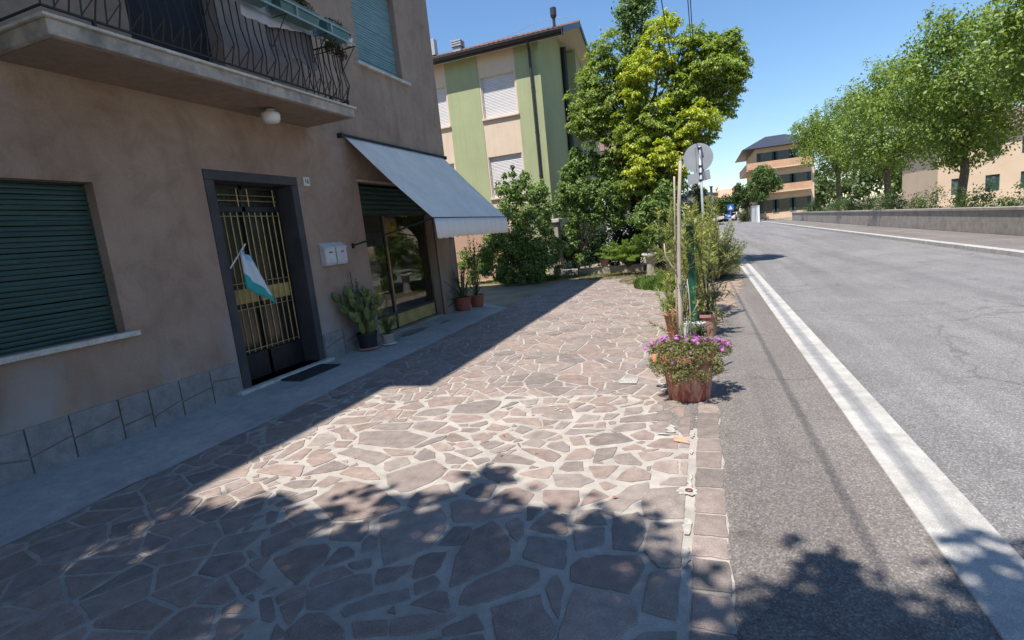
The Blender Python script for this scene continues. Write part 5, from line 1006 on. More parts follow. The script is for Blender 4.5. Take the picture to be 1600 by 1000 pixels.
sprigs('oleander_shrub', (-.18, 10.5, 0), 'yellow green oleander shrub behind the green post', 'shrub', fan((-.22, 10.6, 0), 46, 1.95, .42, 64, lo=.5), 65, .13, .02, 46, ((.22, .26, .07), (.30, .31, .08), (.17, .21, .06)), .006, .3)

# ---- young oleander in the first pot etc.
M['pink'] = tintmat('petal', rough=.6, bstr=0, nscale=20, amt=.15, trans=.25)
px_, py_ = -.19, 4.78
bp = empty('flower_pot', (px_, py_, .01), 'big terracotta pot with purple flowers at the edge of the paving', 'flower pot')
def stained_terracotta():
    m, t, b_ = newmat('stained_terracotta'); v = coords(t)
    n1 = noise_n(t, coords(t, (1, 1, .22)), 16, 6, .7, 1.2); n2 = noise_n(t, v, 3, 4)
    r1 = ramp(t, n1, [(.34, (.20, .028, .022)), (.46, (.30, .08, .055)), (.56, (.44, .22, .165)), (.7, (.52, .33, .27))])
    r2 = ramp(t, n2, [(.35, (.8, .8, .8)), (.65, (1.15, 1.1, 1.08))]); c = mixc(t, r1.outputs[0], r2.outputs[0], 1, 'MULTIPLY')
    t.links.new(c, b_.inputs['Base Color']); b_.inputs['Roughness'].default_value = .75; bump(t, b_, n1, .3, .004); return m
M['terra2'] = stained_terracotta()
b = MB(); b.lathe((px_, py_, .005), [(.172, 0), (.178, .006), (.218, .33), (.224, .335), (.236, .34), (.242, .405), (.238, .42), (.215, .422), (.205, .38), (.01, .365)], 48, .004, 2)
rsmooth(b.build('pot', M['terra2'], bp), 40)
b = MB(); b.lathe((px_, py_, .352), [(.205, 0), (.15, .012), (.05, .018)], 30, .02, 3); b.build('soil', M['soil'], bp)
b = MB(); b.add([(px_-.245, py_-.10, .36), (px_-.285, py_-.16, .375), (px_-.30, py_-.05, .415), (px_-.255, py_-.01, .405), (px_-.235, py_-.09, .35), (px_-.275, py_-.15, .365), (px_-.29, py_-.045, .405), (px_-.245, py_-.005, .395)], [(0,1,2,3),(7,6,5,4),(0,4,5,1),(1,5,6,2),(2,6,7,3),(3,7,4,0)])
b.build('rim_shard', mat('fresh_terracotta', (.55, .24, .11), (.47, .19, .09), 20, .8), bp)
# succulent cushion spilling over the rim
cl = []; rs = random.Random(71)
for k in range(26):
    a = 2*math.pi*k/26 + rs.uniform(-.1, .1); r_ = rs.uniform(.20, .265); cl.append((px_+r_*math.cos(a), py_+r_*math.sin(a), .385+rs.uniform(-.10, .05), rs.uniform(.045, .075), 'g')); cl.append((px_+.20*math.cos(a), py_+.20*math.sin(a), .44+rs.uniform(-.03, .04), rs.uniform(.05, .07), 'g'))
for k in range(16):
    a = rs.uniform(0, 6.28); r_ = rs.uniform(0, .17); cl.append((px_+r_*math.cos(a), py_+r_*math.sin(a), .46+rs.uniform(-.03, .05), rs.uniform(.05, .08), 'g'))
for q in ((.30, -.02, .42), (.33, .08, .44), (-.30, .1, .43), (-.27, -.12, .34), (.12, -.27, .27), (-.08, -.28, .26), (.0, -.27, .29), (.24, -.2, .34), (-.2, -.22, .30)): cl.append((px_+q[0], py_+q[1], q[2], .065, 'g'))
leafcloud('trailing_foliage', cl, 25000, .026, .007, {'g': [(.20, .22, .07), (.26, .26, .11), (.15, .18, .05), (.32, .28, .16), (.18, .15, .08)]}, bp, 72, 'leaf', droop=-.1, up=.5, shell=.5)
# blossoms: many petalled daisies
def blossom_mesh():
    rs = np.random.RandomState(3); Vs = []; Cs = []; Fs = []
    for k in range(22):
        a = 2*math.pi*k/22 + rs.uniform(-.08, .08); u = np.array([math.cos(a), math.sin(a), .25+rs.uniform(-.12, .25)]); s = np.array([-math.sin(a), math.cos(a), 0]); L = rs.uniform(.016, .021)
        Vs += [u*.003, u*L*.6+s*.0024, u*L, u*L*.6-s*.0024]; Cs += [np.array((.50, .13, .58))*rs.uniform(.85, 1.25)]*4
    n = len(Vs)//4; Fs = [tuple(range(4*i, 4*i+4)) for i in range(n)]
    b0 = len(Vs)
    for k in range(8): a = 2*math.pi*k/8; Vs.append(np.array([math.cos(a)*.005, math.sin(a)*.005, .003])); Cs.append(np.array((.62, .42, .35)))
    Vs.append(np.array([0, 0, .006])); Cs.append(np.array((.7, .55, .3)))
    for k in range(8): Fs.append((b0+k, b0+(k+1) % 8, b0+8))
    me = bpy.data.meshes.new('blossom'); me.from_pydata([tuple(v) for v in Vs], [], Fs); set_tint(me, np.array(Cs)); me.materials.append(M['pink']); return me
bm_ = blossom_mesh(); rs = random.Random(77); cnt = 0
fz = [(-.30, .05), (-.25, .15), (-.32, .12), (.22, .12), (.28, .05), (.30, .12), (.33, .02), (.25, .2), (.1, .1), (.05, .16)]
for k in range(99):
    if k < 58:
        c_ = rs.choice(fz); x, y = c_[0]+rs.gauss(0, .035), c_[1]+rs.gauss(0, .05); r_ = math.hypot(x, y); z = .50 - .45*max(0, r_-.18) + rs.uniform(0, .04)
    else:
        a = rs.uniform(0, 6.28); r_ = rs.uniform(.05, .31); x, y = r_*math.cos(a), r_*math.sin(a); z = .505 - (1.3 if y < -.1 else .6)*max(0, r_-.16) + rs.uniform(0, .035)
    bo = bpy.data.objects.new('blossom', bm_); COL.objects.link(bo); bo.parent = bp; bo.location = (x, y, z)
    bo.rotation_euler = (rs.uniform(-.3, .9) + (.5 if y < 0 else 0), rs.uniform(-.5, .5), rs.uniform(0, 6)); s_ = rs.uniform(1.0, 1.65); bo.scale = (s_, s_, s_)
# bare trunk (cut oleander) growing from the pot, thinner stems and a few leafy twigs
tr = empty('bare_trunk', (-.24, 4.98, .38), 'tall bare pale trunk with cut top rising from the flower pot', 'plant')
b = MB(); b.tube([(-.245, 4.95, .36), (-.24, 4.97, .65), (-.236, 4.98, 1.0), (-.222, 4.99, 1.35), (-.205, 5.0, 1.7), (-.175, 5.0, 2.08)], [.026, .022, .020, .018, .016, .013], 10); b.build('stem', M['pale_bark'], tr, smooth=True)
b = MB(); b.tube([(-.175, 5.0, 2.06), (-.168, 5.0, 2.13)], [.013, .004], 6); b.tube([(-.19, 5.0, 2.02), (-.188, 5.0, 2.10)], [.008, .002], 5); b.build('split_top', M['pale_bark'], tr)
b = MB()
b.tube([(-.27, 5.05, .36), (-.275, 5.05, .8), (-.26, 5.05, 1.2), (-.25, 5.05, 1.55), (-.235, 5.05, 1.96)], [.008, .007, .007, .007, .008], 6)
b.tube([(-.235, 4.98, 1.05), (-.29, 4.95, 1.17), (-.34, 4.93, 1.27), (-.345, 4.93, 1.38)], [.009, .008, .007, .005], 6)
b.tube([(-.20, 4.93, .4), (-.15, 4.93, .65), (-.155, 4.93, .9), (-.165, 4.93, 1.05)], [.007, .006, .005, .003], 6)
b.tube([(-.155, 4.93, .7), (-.10, 4.9, .80), (-.07, 4.9, .86)], [.005, .004, .002], 5)
b.tube([(-.27, 5.05, 1.35), (-.20, 5.0, 1.50), (-.15, 5.0, 1.55)], [.004, .003, .002], 5)
b.build('side_branch', M['pale_bark'], tr, smooth=True)
LG = ((.19, .26, .065), (.25, .32, .08), (.14, .20, .055))
def twigs(pts): return [[tuple(p) for p in t] for t in pts]
sprigs(None, None, None, None, twigs([
    [(-.26, 4.95, .38), (-.33, 4.9, .52), (-.42, 4.9, .63), (-.50, 4.9, .66)], [(-.26, 4.95, .4), (-.31, 4.92, .6), (-.30, 4.92, .78)],
    [(-.20, 4.95, .4), (-.19, 4.9, .6), (-.16, 4.9, .72)], [(-.27, 5.05, .5), (-.36, 5.0, .72), (-.38, 5.0, .85)],
    [(-.23, 4.95, .4), (-.25, 4.9, .55), (-.21, 4.88, .66)], [(-.3, 4.95, .4), (-.42, 4.85, .48), (-.47, 4.82, .42)],
    [(-.28, 5.1, .4), (-.36, 5.1, .75), (-.33, 5.1, 1.0)], [(-.22, 5.1, .4), (-.12, 5.1, .75), (-.10, 5.1, .95)], [(-.25, 5.05, .4), (-.20, 5.0, .8), (-.24, 4.95, 1.0)], [(-.28, 5.1, .6), (-.42, 5.1, .85), (-.44, 5.1, .95)]]), 81, .07, .012, 75, LG, .003, .35, parent=tr)
sprigs(None, None, None, None, twigs([
    [(-.27, 5.05, 1.1), (-.36, 5.0, 1.25), (-.42, 5.0, 1.33)], [(-.30, 4.95, 1.2), (-.40, 4.9, 1.25), (-.47, 4.9, 1.24)], [(-.34, 4.93, 1.36), (-.32, 4.93, 1.46)],
    [(-.24, 5.0, 1.15), (-.17, 5.0, 1.3), (-.12, 5.0, 1.42)], [(-.24, 5.0, 1.0), (-.15, 5.0, 1.15), (-.09, 5.0, 1.2)], [(-.27, 5.05, 1.2), (-.27, 5.0, 1.4)]]), 82, .09, .013, 60, ((.15, .18, .05), (.2, .2, .06), (.11, .15, .05)), .003, .35, parent=tr, lname='upper_foliage')

# tall loose oleanders between the flower pot and the bushes
OLT = ((.23, .28, .09), (.30, .33, .10), (.18, .23, .07), (.36, .35, .09))
st_ = []; rs = random.Random(121)
for k in range(13):
    x = -.32 + rs.uniform(-.26, .22); y = 8.2 + rs.uniform(-.5, .9); hh = rs.uniform(1.0, 1.95)
    q = (x + rs.uniform(-.22, .22), y + rs.uniform(-.2, .2), hh); st_.append([(-.40 + (x+.40)*.4, y, 0), (x, y, hh*.55), q])
    for j in range(2):
        t0 = (x, y, hh*.55); st_.append([t0, (x + rs.uniform(-.15, .15), y + rs.uniform(-.15, .15), hh*.75), (x + rs.uniform(-.38, .34), y + rs.uniform(-.2, .2), hh*rs.uniform(.75, .98))])
sprigs('tall_oleander', (-.40, 8.3, 0), 'tall airy oleander with thin bare stems left of the green post', 'shrub', st_, 122, .13, .017, 40, OLT, .008, .5)
st_ = []; rs = random.Random(131)
for k in range(12):
    x = -.02 + rs.uniform(-.15, .2); y = 8.6 + rs.uniform(-.4, .6); hh = rs.uniform(1.1, 1.95)
    st_.append([(x*.5, y, 0), (x, y, hh*.5), (x + rs.uniform(-.15, .12), y, hh)])
    st_.append([(x, y, hh*.5), (x + rs.uniform(-.1, .15), y, hh*.7), (x + rs.uniform(-.25, .25), y, hh*.85)])
for k in range(7):
    x = -.18 + rs.uniform(-.12, .2); hh = rs.uniform(1.2, 1.75)
    st_.append([(.0, 7.6, .3), (x, 7.2, hh*.7), (x + rs.uniform(-.15, .15), 7.05 + rs.uniform(-.15, .1), hh)])
sprigs('slender_oleander', (0, 8.6, 0), 'slender yellow green oleander rising around the top of the green post', 'shrub', st_, 132, .13, .017, 48, OLT, .007, .45)

# ---- green post
gpst = empty('green_post', (-.18, 7.2, 0), 'dark green square metal post standing behind the flower pot', 'post')
b = MB(); b.box(-.225, -.135, 7.16, 7.25, 0, 1.46); b.build('post', M['green_metal'], gpst, bevel=.006)
b = MB(); b.add([(-.232, 7.153, 1.46), (-.128, 7.153, 1.46), (-.128, 7.257, 1.46), (-.232, 7.257, 1.46), (-.232, 7.153, 1.475), (-.128, 7.153, 1.475), (-.128, 7.257, 1.475), (-.232, 7.257, 1.475), (-.18, 7.205, 1.50)], [(0,3,2,1),(0,1,5,4),(1,2,6,5),(2,3,7,6),(3,0,4,7),(4,5,8),(5,6,8),(6,7,8),(7,4,8)]); b.build('cap', M['green_metal'], gpst)
# ---- second row of pots round the post
M['terra3'] = mat('dusty_terracotta', (.45, .24, .19), (.34, .16, .12), 9, .85)
sp = empty('oleander_pot', (-.02, 7.35, 0), 'dusty terracotta pot with spreading oleander just right of the green post', 'plant pot')
b = MB(); pot_lathe(b, (-.02, 7.35, .004), .105, .14, .30, .012); rsmooth(b.build('pot', M['terra3'], sp))
b = MB(); b.lathe((-.02, 7.35, .272), [(.125, 0), (.05, .01)], 20); b.build('soil', M['soil'], sp)
sprigs(None, None, None, None, twigs([[(-.02, 7.35, .28), (.06, 7.3, .5), (.22, 7.25, .62), (.28, 7.2, .60)], [(-.02, 7.35, .28), (.04, 7.3, .55), (.12, 7.2, .68)], [(0, 7.35, .28), (.1, 7.35, .48), (.24, 7.35, .5)], [(0, 7.35, .28), (.02, 7.3, .6), (.05, 7.25, .75)],
    [(-.02, 7.35, .28), (-.06, 7.3, .5), (-.06, 7.3, .62)], [(.0, 7.35, .28), (.08, 7.2, .40), (.16, 7.1, .33)], [(-.02, 7.35, .28), (.10, 7.4, .55), (.2, 7.45, .7)], [(0, 7.3, .34), (.05, 7.15, .36), (.1, 7.05, .22)]]), 83, .13, .018, 60, ((.11, .15, .05), (.15, .17, .07), (.08, .11, .04)), .006, .25, parent=sp)
cn = empty('tapered_pot', (-.43, 7.0, 0), 'narrow tapering terracotta planter with dry stems left of the green post', 'plant pot')
b = MB(); b.lathe((-.43, 7.0, .0), [(.05, 0), (.052, .01), (.115, .36), (.125, .37), (.125, .40), (.11, .402), (.10, .37), (.01, .36)], 28); rsmooth(b.build('pot', M['terra2'], cn))
leafcloud('dry_leaves', [(-.43, 7.0, .41, .09, 'g')], 340, .035, .018, {'g': [(.38, .22, .13), (.28, .15, .09), (.45, .3, .2)]}, cn, 84, 'leaf_dry', up=.8)
wp = empty('white_container', (-.30, 7.05, 0), 'white plastic container tucked beside the green post', 'container')
b = MB(); b.lathe((-.30, 7.0, .0), [(.075, 0), (.08, .01), (.085, .24), (.088, .25), (.088, .262), (.078, .262), (.075, .2)], 24); rsmooth(b.build('tub', M['white_plastic'], wp))
b = MB(); b.tube([(-.385, 7.0, .24), (-.36, 6.93, .31), (-.30, 6.915, .325), (-.24, 6.93, .31), (-.215, 7.0, .24)], .003, 5); b.build('handle', M['galv'], wp)
wp2 = empty('white_bucket', (-.12, 6.98, 0), 'white plastic bucket directly in front of the green post foot', 'bucket')
b = MB(); b.lathe((-.12, 7.0, .0), [(.06, 0), (.066, .01), (.08, .23), (.084, .24), (.084, .25), (.074, .25), (.07, .2)], 24); rsmooth(b.build('tub', M['white_plastic'], wp2))
b = MB(); b.tube([(-.20, 7.0, .23), (-.18, 6.94, .27), (-.12, 6.93, .28), (-.06, 6.94, .27), (-.04, 7.0, .23)], .003, 5); b.build('handle', M['galv'], wp2)
sprigs('leafy_shoots', (-.42, 7.7, 0), 'low leafy shoots behind the tapered terracotta planter', 'plant', fan((-.45, 7.7, 0), 26, .95, .26, 141, lo=.4) + fan((-.1, 7.9, 0), 16, .8, .22, 142, lo=.4), 143, .11, .016, 60, OLT, .005, .25)
sprigs('agave_plant', (-.05, 6.75, .0), 'small spiky dark plant between the flower pot and the post', 'plant', fan((-.10, 6.75, .0), 16, .34, .16, 86, lo=.6), 87, .10, .02, 60, ((.07, .10, .05), (.10, .12, .06)), .005, .1)
# white bag caught on the stems
b = MB(); rs = random.Random(5); b.lathe((-.36, 8.2, .42), [(.015, 0), (.06, .05), (.075, .13), (.05, .22), (.065, .29), (.02, .36)], 14, .3, 1)
o = b.build('plastic_bag', M['white_plastic'], smooth=True); tag(o, 'crumpled white plastic bag caught in the shrubs left of the green post', 'bag')
# dry leaf litter patch around shrubs, grass
M['litter'] = concrete('leaf_litter', (.34, .25, .19), (.20, .14, .10), 6, 60)
b = MB()
for i, (x, y, rx, ry) in enumerate(((-.12, 8.6, .32, 1.3), (.10, 10.5, .38, 1.6), (.15, 13.2, .62, 2.0), (-.25, 12, .4, 2.0))): blob(b, x, y, rx, ry, .0085 + i*.0007, 90+i, 90)
tag(b.build('leaf_litter', M['litter']), kind='structure')
def grass(name, spots, n, seed, hmax=.12, pal=((.10, .15, .03), (.15, .18, .045), (.20, .19, .08)), wdt=.004):
    rs = np.random.RandomState(seed); sp_ = np.array(spots); wg = sp_[:, 2]*sp_[:, 3]; idx = rs.choice(len(sp_), n, p=wg/wg.sum()); a = rs.rand(n)*6.283; r_ = np.sqrt(rs.rand(n))
    clump = .5+.5*np.sin(a*7+idx)*np.sin(r_*19)
    x = sp_[idx, 0]+np.cos(a)*r_*sp_[idx, 2]; y = sp_[idx, 1]+np.sin(a)*r_*sp_[idx, 3]; h_ = sp_[idx, 4]*rs.uniform(.3, 1, n)*(.5+.5*clump)
    l = rs.normal(size=(n, 2))*.35*h_[:, None]; z0 = np.zeros(n); b_ = np.stack([x, y, z0], 1); t_ = np.stack([x+l[:, 0], y+l[:, 1], h_], 1); w_ = np.stack([np.cos(a*3), np.sin(a*3), z0], 1)*wdt
    m_ = (b_+t_)/2 + np.stack([-l[:, 0]*.15, -l[:, 1]*.15, h_*.12], 1)
    V = np.stack([b_-w_, b_+w_, m_+w_*.8, t_, m_-w_*.8], 1).reshape(-1, 3); F = np.arange(n*5).reshape(n, 5)
    col = np.array(pal)[rs.randint(0, len(pal), n)]*rs.uniform(.7, 1.3, n)[:, None]
    o = raw_mesh(name, V, F, M['leaf'], None, np.repeat(col, 5, 0)); return o
DRYG = ((.22, .22, .09), (.28, .25, .13), (.14, .17, .05), (.34, .29, .17))
o = grass('dry_grass', [(-3.8, 16.9, 1.6, .5, .07), (-2.2, 16.4, 1.6, 1.0, .06), (-1.4, 15.0, .9, 1.4, .06), (-6, 17.3, 2.2, .8, .09), (-3, 18, 2, .7, .06), (-1.1, 18.5, 1.5, 1.5, .06), (.4, 16.6, .5, 3, .07), (.35, 20.5, .5, 3, .07)], 42000, 91, pal=DRYG, wdt=.006); tag(o, 'dry grass strip between the paving and the garden wall', 'grass', kind='stuff')
o = grass('green_grass', [(-1.15, 13.3, .55, .85, .34), (-.9, 12.6, .35, .5, .24), (-5.6, 16.8, 1.1, .4, .25), (-4.3, 17.1, .8, .2, .12)], 16000, 92, pal=((.13, .22, .05), (.17, .27, .06), (.20, .28, .07)), wdt=.005); tag(o, 'green grass tuft at the edge of the paving', 'grass', kind='stuff')
o = grass('weeds_in_joints', [(.07, 6.0, .05, 3.0, .03), (.06, 3, .03, 1.5, .02), (-4.2, 10, .03, 3, .03)], 500, 93, pal=DRYG, wdt=.002); tag(o, 'tiny dry weeds along the asphalt edge', 'weeds', kind='stuff')
# yucca
def blades(parent, c, n, L, W, seed, pal, lo=.15, hi=1.3, cur=.35):
    rs = np.random.RandomState(seed); V = []; C_ = []; F = []
    for i in range(n):
        a = rs.rand()*6.283; el = rs.uniform(lo, hi); l = L*rs.uniform(.65, 1.1); h2 = np.array([math.cos(a), math.sin(a), 0]); s = np.array([-math.sin(a), math.cos(a), 0]); col = np.array(pal[rs.randint(len(pal))])*rs.uniform(.8, 1.25)
        b0 = len(V)
        for k in range(6):
            t = k/5; p = np.array(c) + h2*l*t*math.cos(el) + np.array([0, 0, 1])*(l*t*math.sin(el) - cur*l*t*t*math.cos(el)); w_ = W*(1-t)**.7*(.6+.8*min(1, t*4))*.5 + .0006
            V += [p - s*w_, p + np.array([0, 0, -.15*w_]), p + s*w_]; C_ += [col*(.9)]*3
        for k in range(5):
            q = b0+k*3; F += [(q, q+1, q+4, q+3), (q+1, q+2, q+5, q+4)]
    return raw_mesh('leaves', np.array(V), np.array(F), M['leaf'], parent, np.array(C_))
yu = empty('yucca_plant', (-.78, 12.4, 0), 'spiky yucca beside the grass tuft at the paving edge', 'plant'); blades(yu, (-.78, 12.4, .12), 70, .62, .035, 95, ((.27, .33, .10), (.34, .38, .13), (.19, .25, .08)), .1, 1.4)
b = MB(); b.tube([(-.78, 12.4, 0), (-.78, 12.4, .14)], .05, 8); b.build('stump', M['bark'], yu)
# stone bird bath and pots by the wall
bb = empty('stone_pedestal', (-1.52, 16.0, 0), 'grey stone pedestal with a round flat top at the end of the grass', 'pedestal')
b = MB(); b.lathe((-1.50, 15.7, 0), [(.17, 0), (.16, .03), (.13, .07), (.12, .3), (.135, .5), (.16, .58)], 8); rsmooth(b.build('pedestal', M['gwall'], bb), 30)
b = MB(); b.lathe((-1.50, 15.7, .58), [(.15, 0), (.245, .03), (.25, .07), (.23, .085), (.06, .14), (.02, .145)], 28); rsmooth(b.build('top', M['sill'], bb), 40)
wpz = empty('wall_pot', (-3.15, 17.45, .24), 'small terracotta pot standing on the low garden wall', 'plant pot')
b = MB(); pot_lathe(b, (-3.15, 17.45, .243), .10, .15, .24, .015); rsmooth(b.build('pot', M['terra3'], wpz))
b = MB(); b.lathe((-3.15, 17.45, .46), [(.13, 0), (.04, .01)], 16); b.build('soil', M['soil'], wpz)
# ---------------------------------------------------------------- road sign seen from behind
sg = empty('round_road_sign', (-.07, 12.4, 0), 'back of a round grey road sign with a smaller rectangular plate on a metal pole', 'road sign')
b = MB(); b.tube([(-.02, 12.28, 0), (-.02, 12.28, 1.6), (-.03, 12.28, 3.02)], .027, 12); b.build('pole', M['galv'], sg, smooth=True)
M['sign_back'] = mat('grey_sign_back', (.29, .31, .34), (.24, .26, .29), 3, .55, 60, .05)
def rot(v, c, a):
    x, y = v[0]-c[0], v[1]-c[1]; return (c[0]+x*math.cos(a)-y*math.sin(a), c[1]+x*math.sin(a)+y*math.cos(a), v[2])
b = MB(); n = 48; c = (-.065, 12.36); vs = []
for y, r_ in ((0, .292), (0, .30), (.022, .30), (.022, .292), (.012, .285)):
    for k in range(n): a = 2*math.pi*k/n; vs.append((c[0]+r_*math.cos(a), 12.335+y, 2.80+r_*math.sin(a)))
vs = [rot(v, (c[0], 12.34), -.06) for v in vs]
fs = [(j*n+k, j*n+(k+1) % n, (j+1)*n+(k+1) % n, (j+1)*n+k) for j in range(4) for k in range(n)]
fs.append(tuple(range(n))); fs.append(tuple(4*n+k for k in range(n))); b.add(vs, fs); b.build('disc', M['sign_back'], sg)
b = MB(); b.add([rot(v, (-.07, 12.36), -.06) for v in [(-.29, 12.30, 2.25), (.17, 12.30, 2.33), (.15, 12.30, 2.53), (-.30, 12.30, 2.46), (-.29, 12.312, 2.25), (.17, 12.312, 2.33), (.15, 12.312, 2.53), (-.30, 12.312, 2.46)]], [(0,1,2,3),(7,6,5,4),(0,4,5,1),(1,5,6,2),(2,6,7,3),(3,7,4,0)])
b.build('plate', M['sign_back'], sg)
for z in (2.99, 2.62, 2.47, 2.33):
    b = MB(); b.box(-.068, .016, 12.242, 12.252, z-.014, z+.014); b.box(-.066, -.052, 12.252, 12.34, z-.012, z+.012); b.box(.000, .014, 12.252, 12.34, z-.012, z+.012); b.build('clamp', M['black_metal'], sg)
b = MB(); b.box(-.125, -.112, 12.318, 12.334, 2.56, 3.03); b.build('stiffener', M['sign_back'], sg)

# ---------------------------------------------------------------- pots by the shop
M['black_plastic'] = mat('black_plastic_pot', (.018, .018, .022), None, 8, .5, 60, .05)
ct = empty('cactus_pot', (-5.16, 6.95, .03), 'black pot with tall prickly pear cactus against the wall left of the shop window', 'plant pot')
b = MB(); pot_lathe(b, (-5.16, 6.98, .04), .135, .16, .26, .01); rsmooth(b.build('pot', M['black_plastic'], ct))
b = MB(); b.lathe((-5.16, 6.98, .032), [(.15, 0), (.175, .006), (.18, .03), (.165, .03)], 30); b.build('saucer', M['terra3'], ct)
b = MB(); b.lathe((-5.16, 6.98, .27), [(.14, 0), (.05, .015)], 20); b.build('soil', M['soil'], ct)
M['cactus'] = mat('cactus_skin', (.17, .19, .055), (.10, .13, .04), 14, .5, 60, .3)
def pad(bm, p, d, L, W, T, ref):
    p = Vector(p); d = Vector(d).normalized(); s = d.cross(Vector(ref)).normalized(); t = d.cross(s); n_ = 8; m_ = 8; vs = []
    for i in range(n_+1):
        f = i/n_; w_ = math.sin(math.pi*(f**.8))**.6 if 0 < f < 1 else .06
        w_ = max(w_, .12)
        for k in range(m_):
            a = 2*math.pi*k/m_; vs.append(p + d*L*f + s*math.cos(a)*W*.5*w_ + t*math.sin(a)*T*.5*w_)
    fs = [(i*m_+k, i*m_+(k+1) % m_, (i+1)*m_+(k+1) % m_, (i+1)*m_+k) for i in range(n_) for k in range(m_)]
    fs.append(tuple(range(m_))); fs.append(tuple(n_*m_+k for k in range(m_))); bm.add(vs, fs)
    return p + d*L
b = MB(); rs = random.Random(15)
def grow(p, d, depth, L):
    q = pad(b, p, d, L, L*rs.uniform(.42, .6), .022, (rs.uniform(-1, 1), rs.uniform(-1, 1), .1))
    if depth <= 0: return
    for k in range(rs.choice((1, 2, 2))):
        grow(q - Vector(d).normalized()*L*.08, (d[0]+rs.uniform(-.55, .55), d[1]+rs.uniform(-.55, .55), 1.0), depth-1, L*rs.uniform(.75, .95))
for k in range(9):
    a = k*2.4; grow((-5.16+.07*math.cos(a), 6.98+.07*math.sin(a), .27), (.28*math.cos(a), .35*math.sin(a), 1), 3 if k < 5 else 2, .26)
b.build('cactus', M['cactus'], ct, smooth=True)
sprigs(None, None, None, None, fan((-5.16, 6.98, .28), 26, .95, .30, 97, lo=.4), 98, .06, .016, 40, ((.09, .12, .05), (.13, .15, .07), (.06, .085, .04)), .006, .3, parent=ct, stemmat='cactus')
b = MB(); b.tube([(-5.30, 7.02, .28), (-5.36, 7.05, 1.28)], .007, 5); b.build('support_stick', M['black_metal'], ct)
c2 = empty('small_plant_pot', (-4.98, 7.28, .03), 'weathered clay pot with thin plant on a white saucer beside the cactus', 'plant pot')
b = MB(); pot_lathe(b, (-4.98, 7.28, .04), .085, .115, .17, .01); rsmooth(b.build('pot', M['gwall'], c2))
b = MB(); b.lathe((-4.98, 7.28, .030), [(.10, 0), (.13, .006), (.135, .02), (.12, .02)], 30); b.build('saucer', M['white_plastic'], c2)
sprigs(None, None, None, None, fan((-4.98, 7.28, .2), 30, .46, .26, 99, lo=.4), 100, .05, .012, 70, ((.10, .13, .06), (.14, .16, .085), (.07, .10, .05)), .004, .2, parent=c2, stemmat='cactus')
sprigs(None, None, None, None, fan((-4.98, 7.28, .2), 5, .80, .2, 101, lo=.7), 102, .05, .012, 30, ((.13, .15, .06),), .004, .4, parent=c2, stemmat='cactus', lname='tall_shoots')
M['red_pot'] = mat('red_plastic_pot', (.36, .10, .065), (.29, .08, .05), 6, .6, 60, .08)
r1 = empty('red_pot', (-5.05, 11.05, .02), 'red pot with long curving leaves at the corner of the brown house, nearer one', 'plant pot', 'red pots at the house corner')
b = MB(); pot_lathe(b, (-5.22, 10.75, .03), .15, .19, .29, .012); rsmooth(b.build('pot', M['red_pot'], r1))
blades(r1, (-5.22, 10.75, .28), 44, .95, .034, 103, ((.13, .17, .08), (.18, .21, .11), (.09, .12, .06)), -.1, 1.45, .3)
sprigs(None, None, None, None, fan((-5.2, 10.8, .28), 16, .9, .22, 104, lo=.4), 105, .09, .02, 40, ((.07, .10, .04), (.10, .11, .05)), .006, .3, parent=r1)
r2 = empty('red_pot', (-5.0, 11.4, .02), 'red pot with tall thin reddish stems behind the nearer red pot', 'plant pot', 'red pots at the house corner')
b = MB(); pot_lathe(b, (-5.10, 11.25, .02), .14, .175, .28, .012); rsmooth(b.build('pot', M['red_pot'], r2))
sprigs(None, None, None, None, fan((-5.10, 11.25, .28), 14, 1.5, .20, 106, lo=.7), 107, .10, .022, 34, ((.16, .07, .04), (.20, .10, .05), (.10, .12, .05)), .006, .55, parent=r2)
blades(r2, (-5.10, 11.25, .27), 22, .7, .028, 108, ((.11, .15, .07), (.15, .18, .09)), .2, 1.4, .3)

# ---------------------------------------------------------------- small things on the paving
b = MB(); gx0, gx1, gy0, gy1 = -.875, -.70, 5.14, 5.33
b.box(gx0, gx1, gy0, gy1, .0115, .0125)
k = 0
for i in range(9):
    x = gx0+.01+i*(gx1-gx0-.02)/8; b.box(x-.004, x+.004, gy0, gy1, .0125, .016)
for j in range(3):
    y = gy0+.006+j*(gy1-gy0-.012)/2; b.box(gx0, gx1, y-.006, y+.006, .0126, .0175)
o = b.build('drain_grate', M['kerb']); tag(o, 'small pale metal drain grate set in the paving near the flower pot', 'drain grate')
b = MB(); b.add([(-.275, 3.75, .016), (-.16, 3.70, .018), (-.20, 3.76, .036), (-.27, 3.81, .02), (-.275, 3.75, .008), (-.16, 3.70, .01), (-.20, 3.76, .026), (-.27, 3.81, .01)], [(0,1,2,3),(7,6,5,4),(0,4,5,1),(1,5,6,2),(2,6,7,3),(3,7,4,0)])
o = b.build('clay_shard', mat('pale_clay', (.46, .29, .19), (.38, .22, .14), 20, .8), bevel=.002); tag(o, 'broken orange clay shard lying on the paving in front of the flower pot', 'shard')
b = MB(); pts = [( -.15+.019*math.cos(a), 3.02+.015*math.sin(a), .017) for a in [i*math.pi/8 for i in range(17)]]; b.tube(pts, .004, 6, cap=False); o = b.build('iron_ring', M['rust']); tag(o, 'small rusty ring set in the mortar at the paving edge', 'ring')
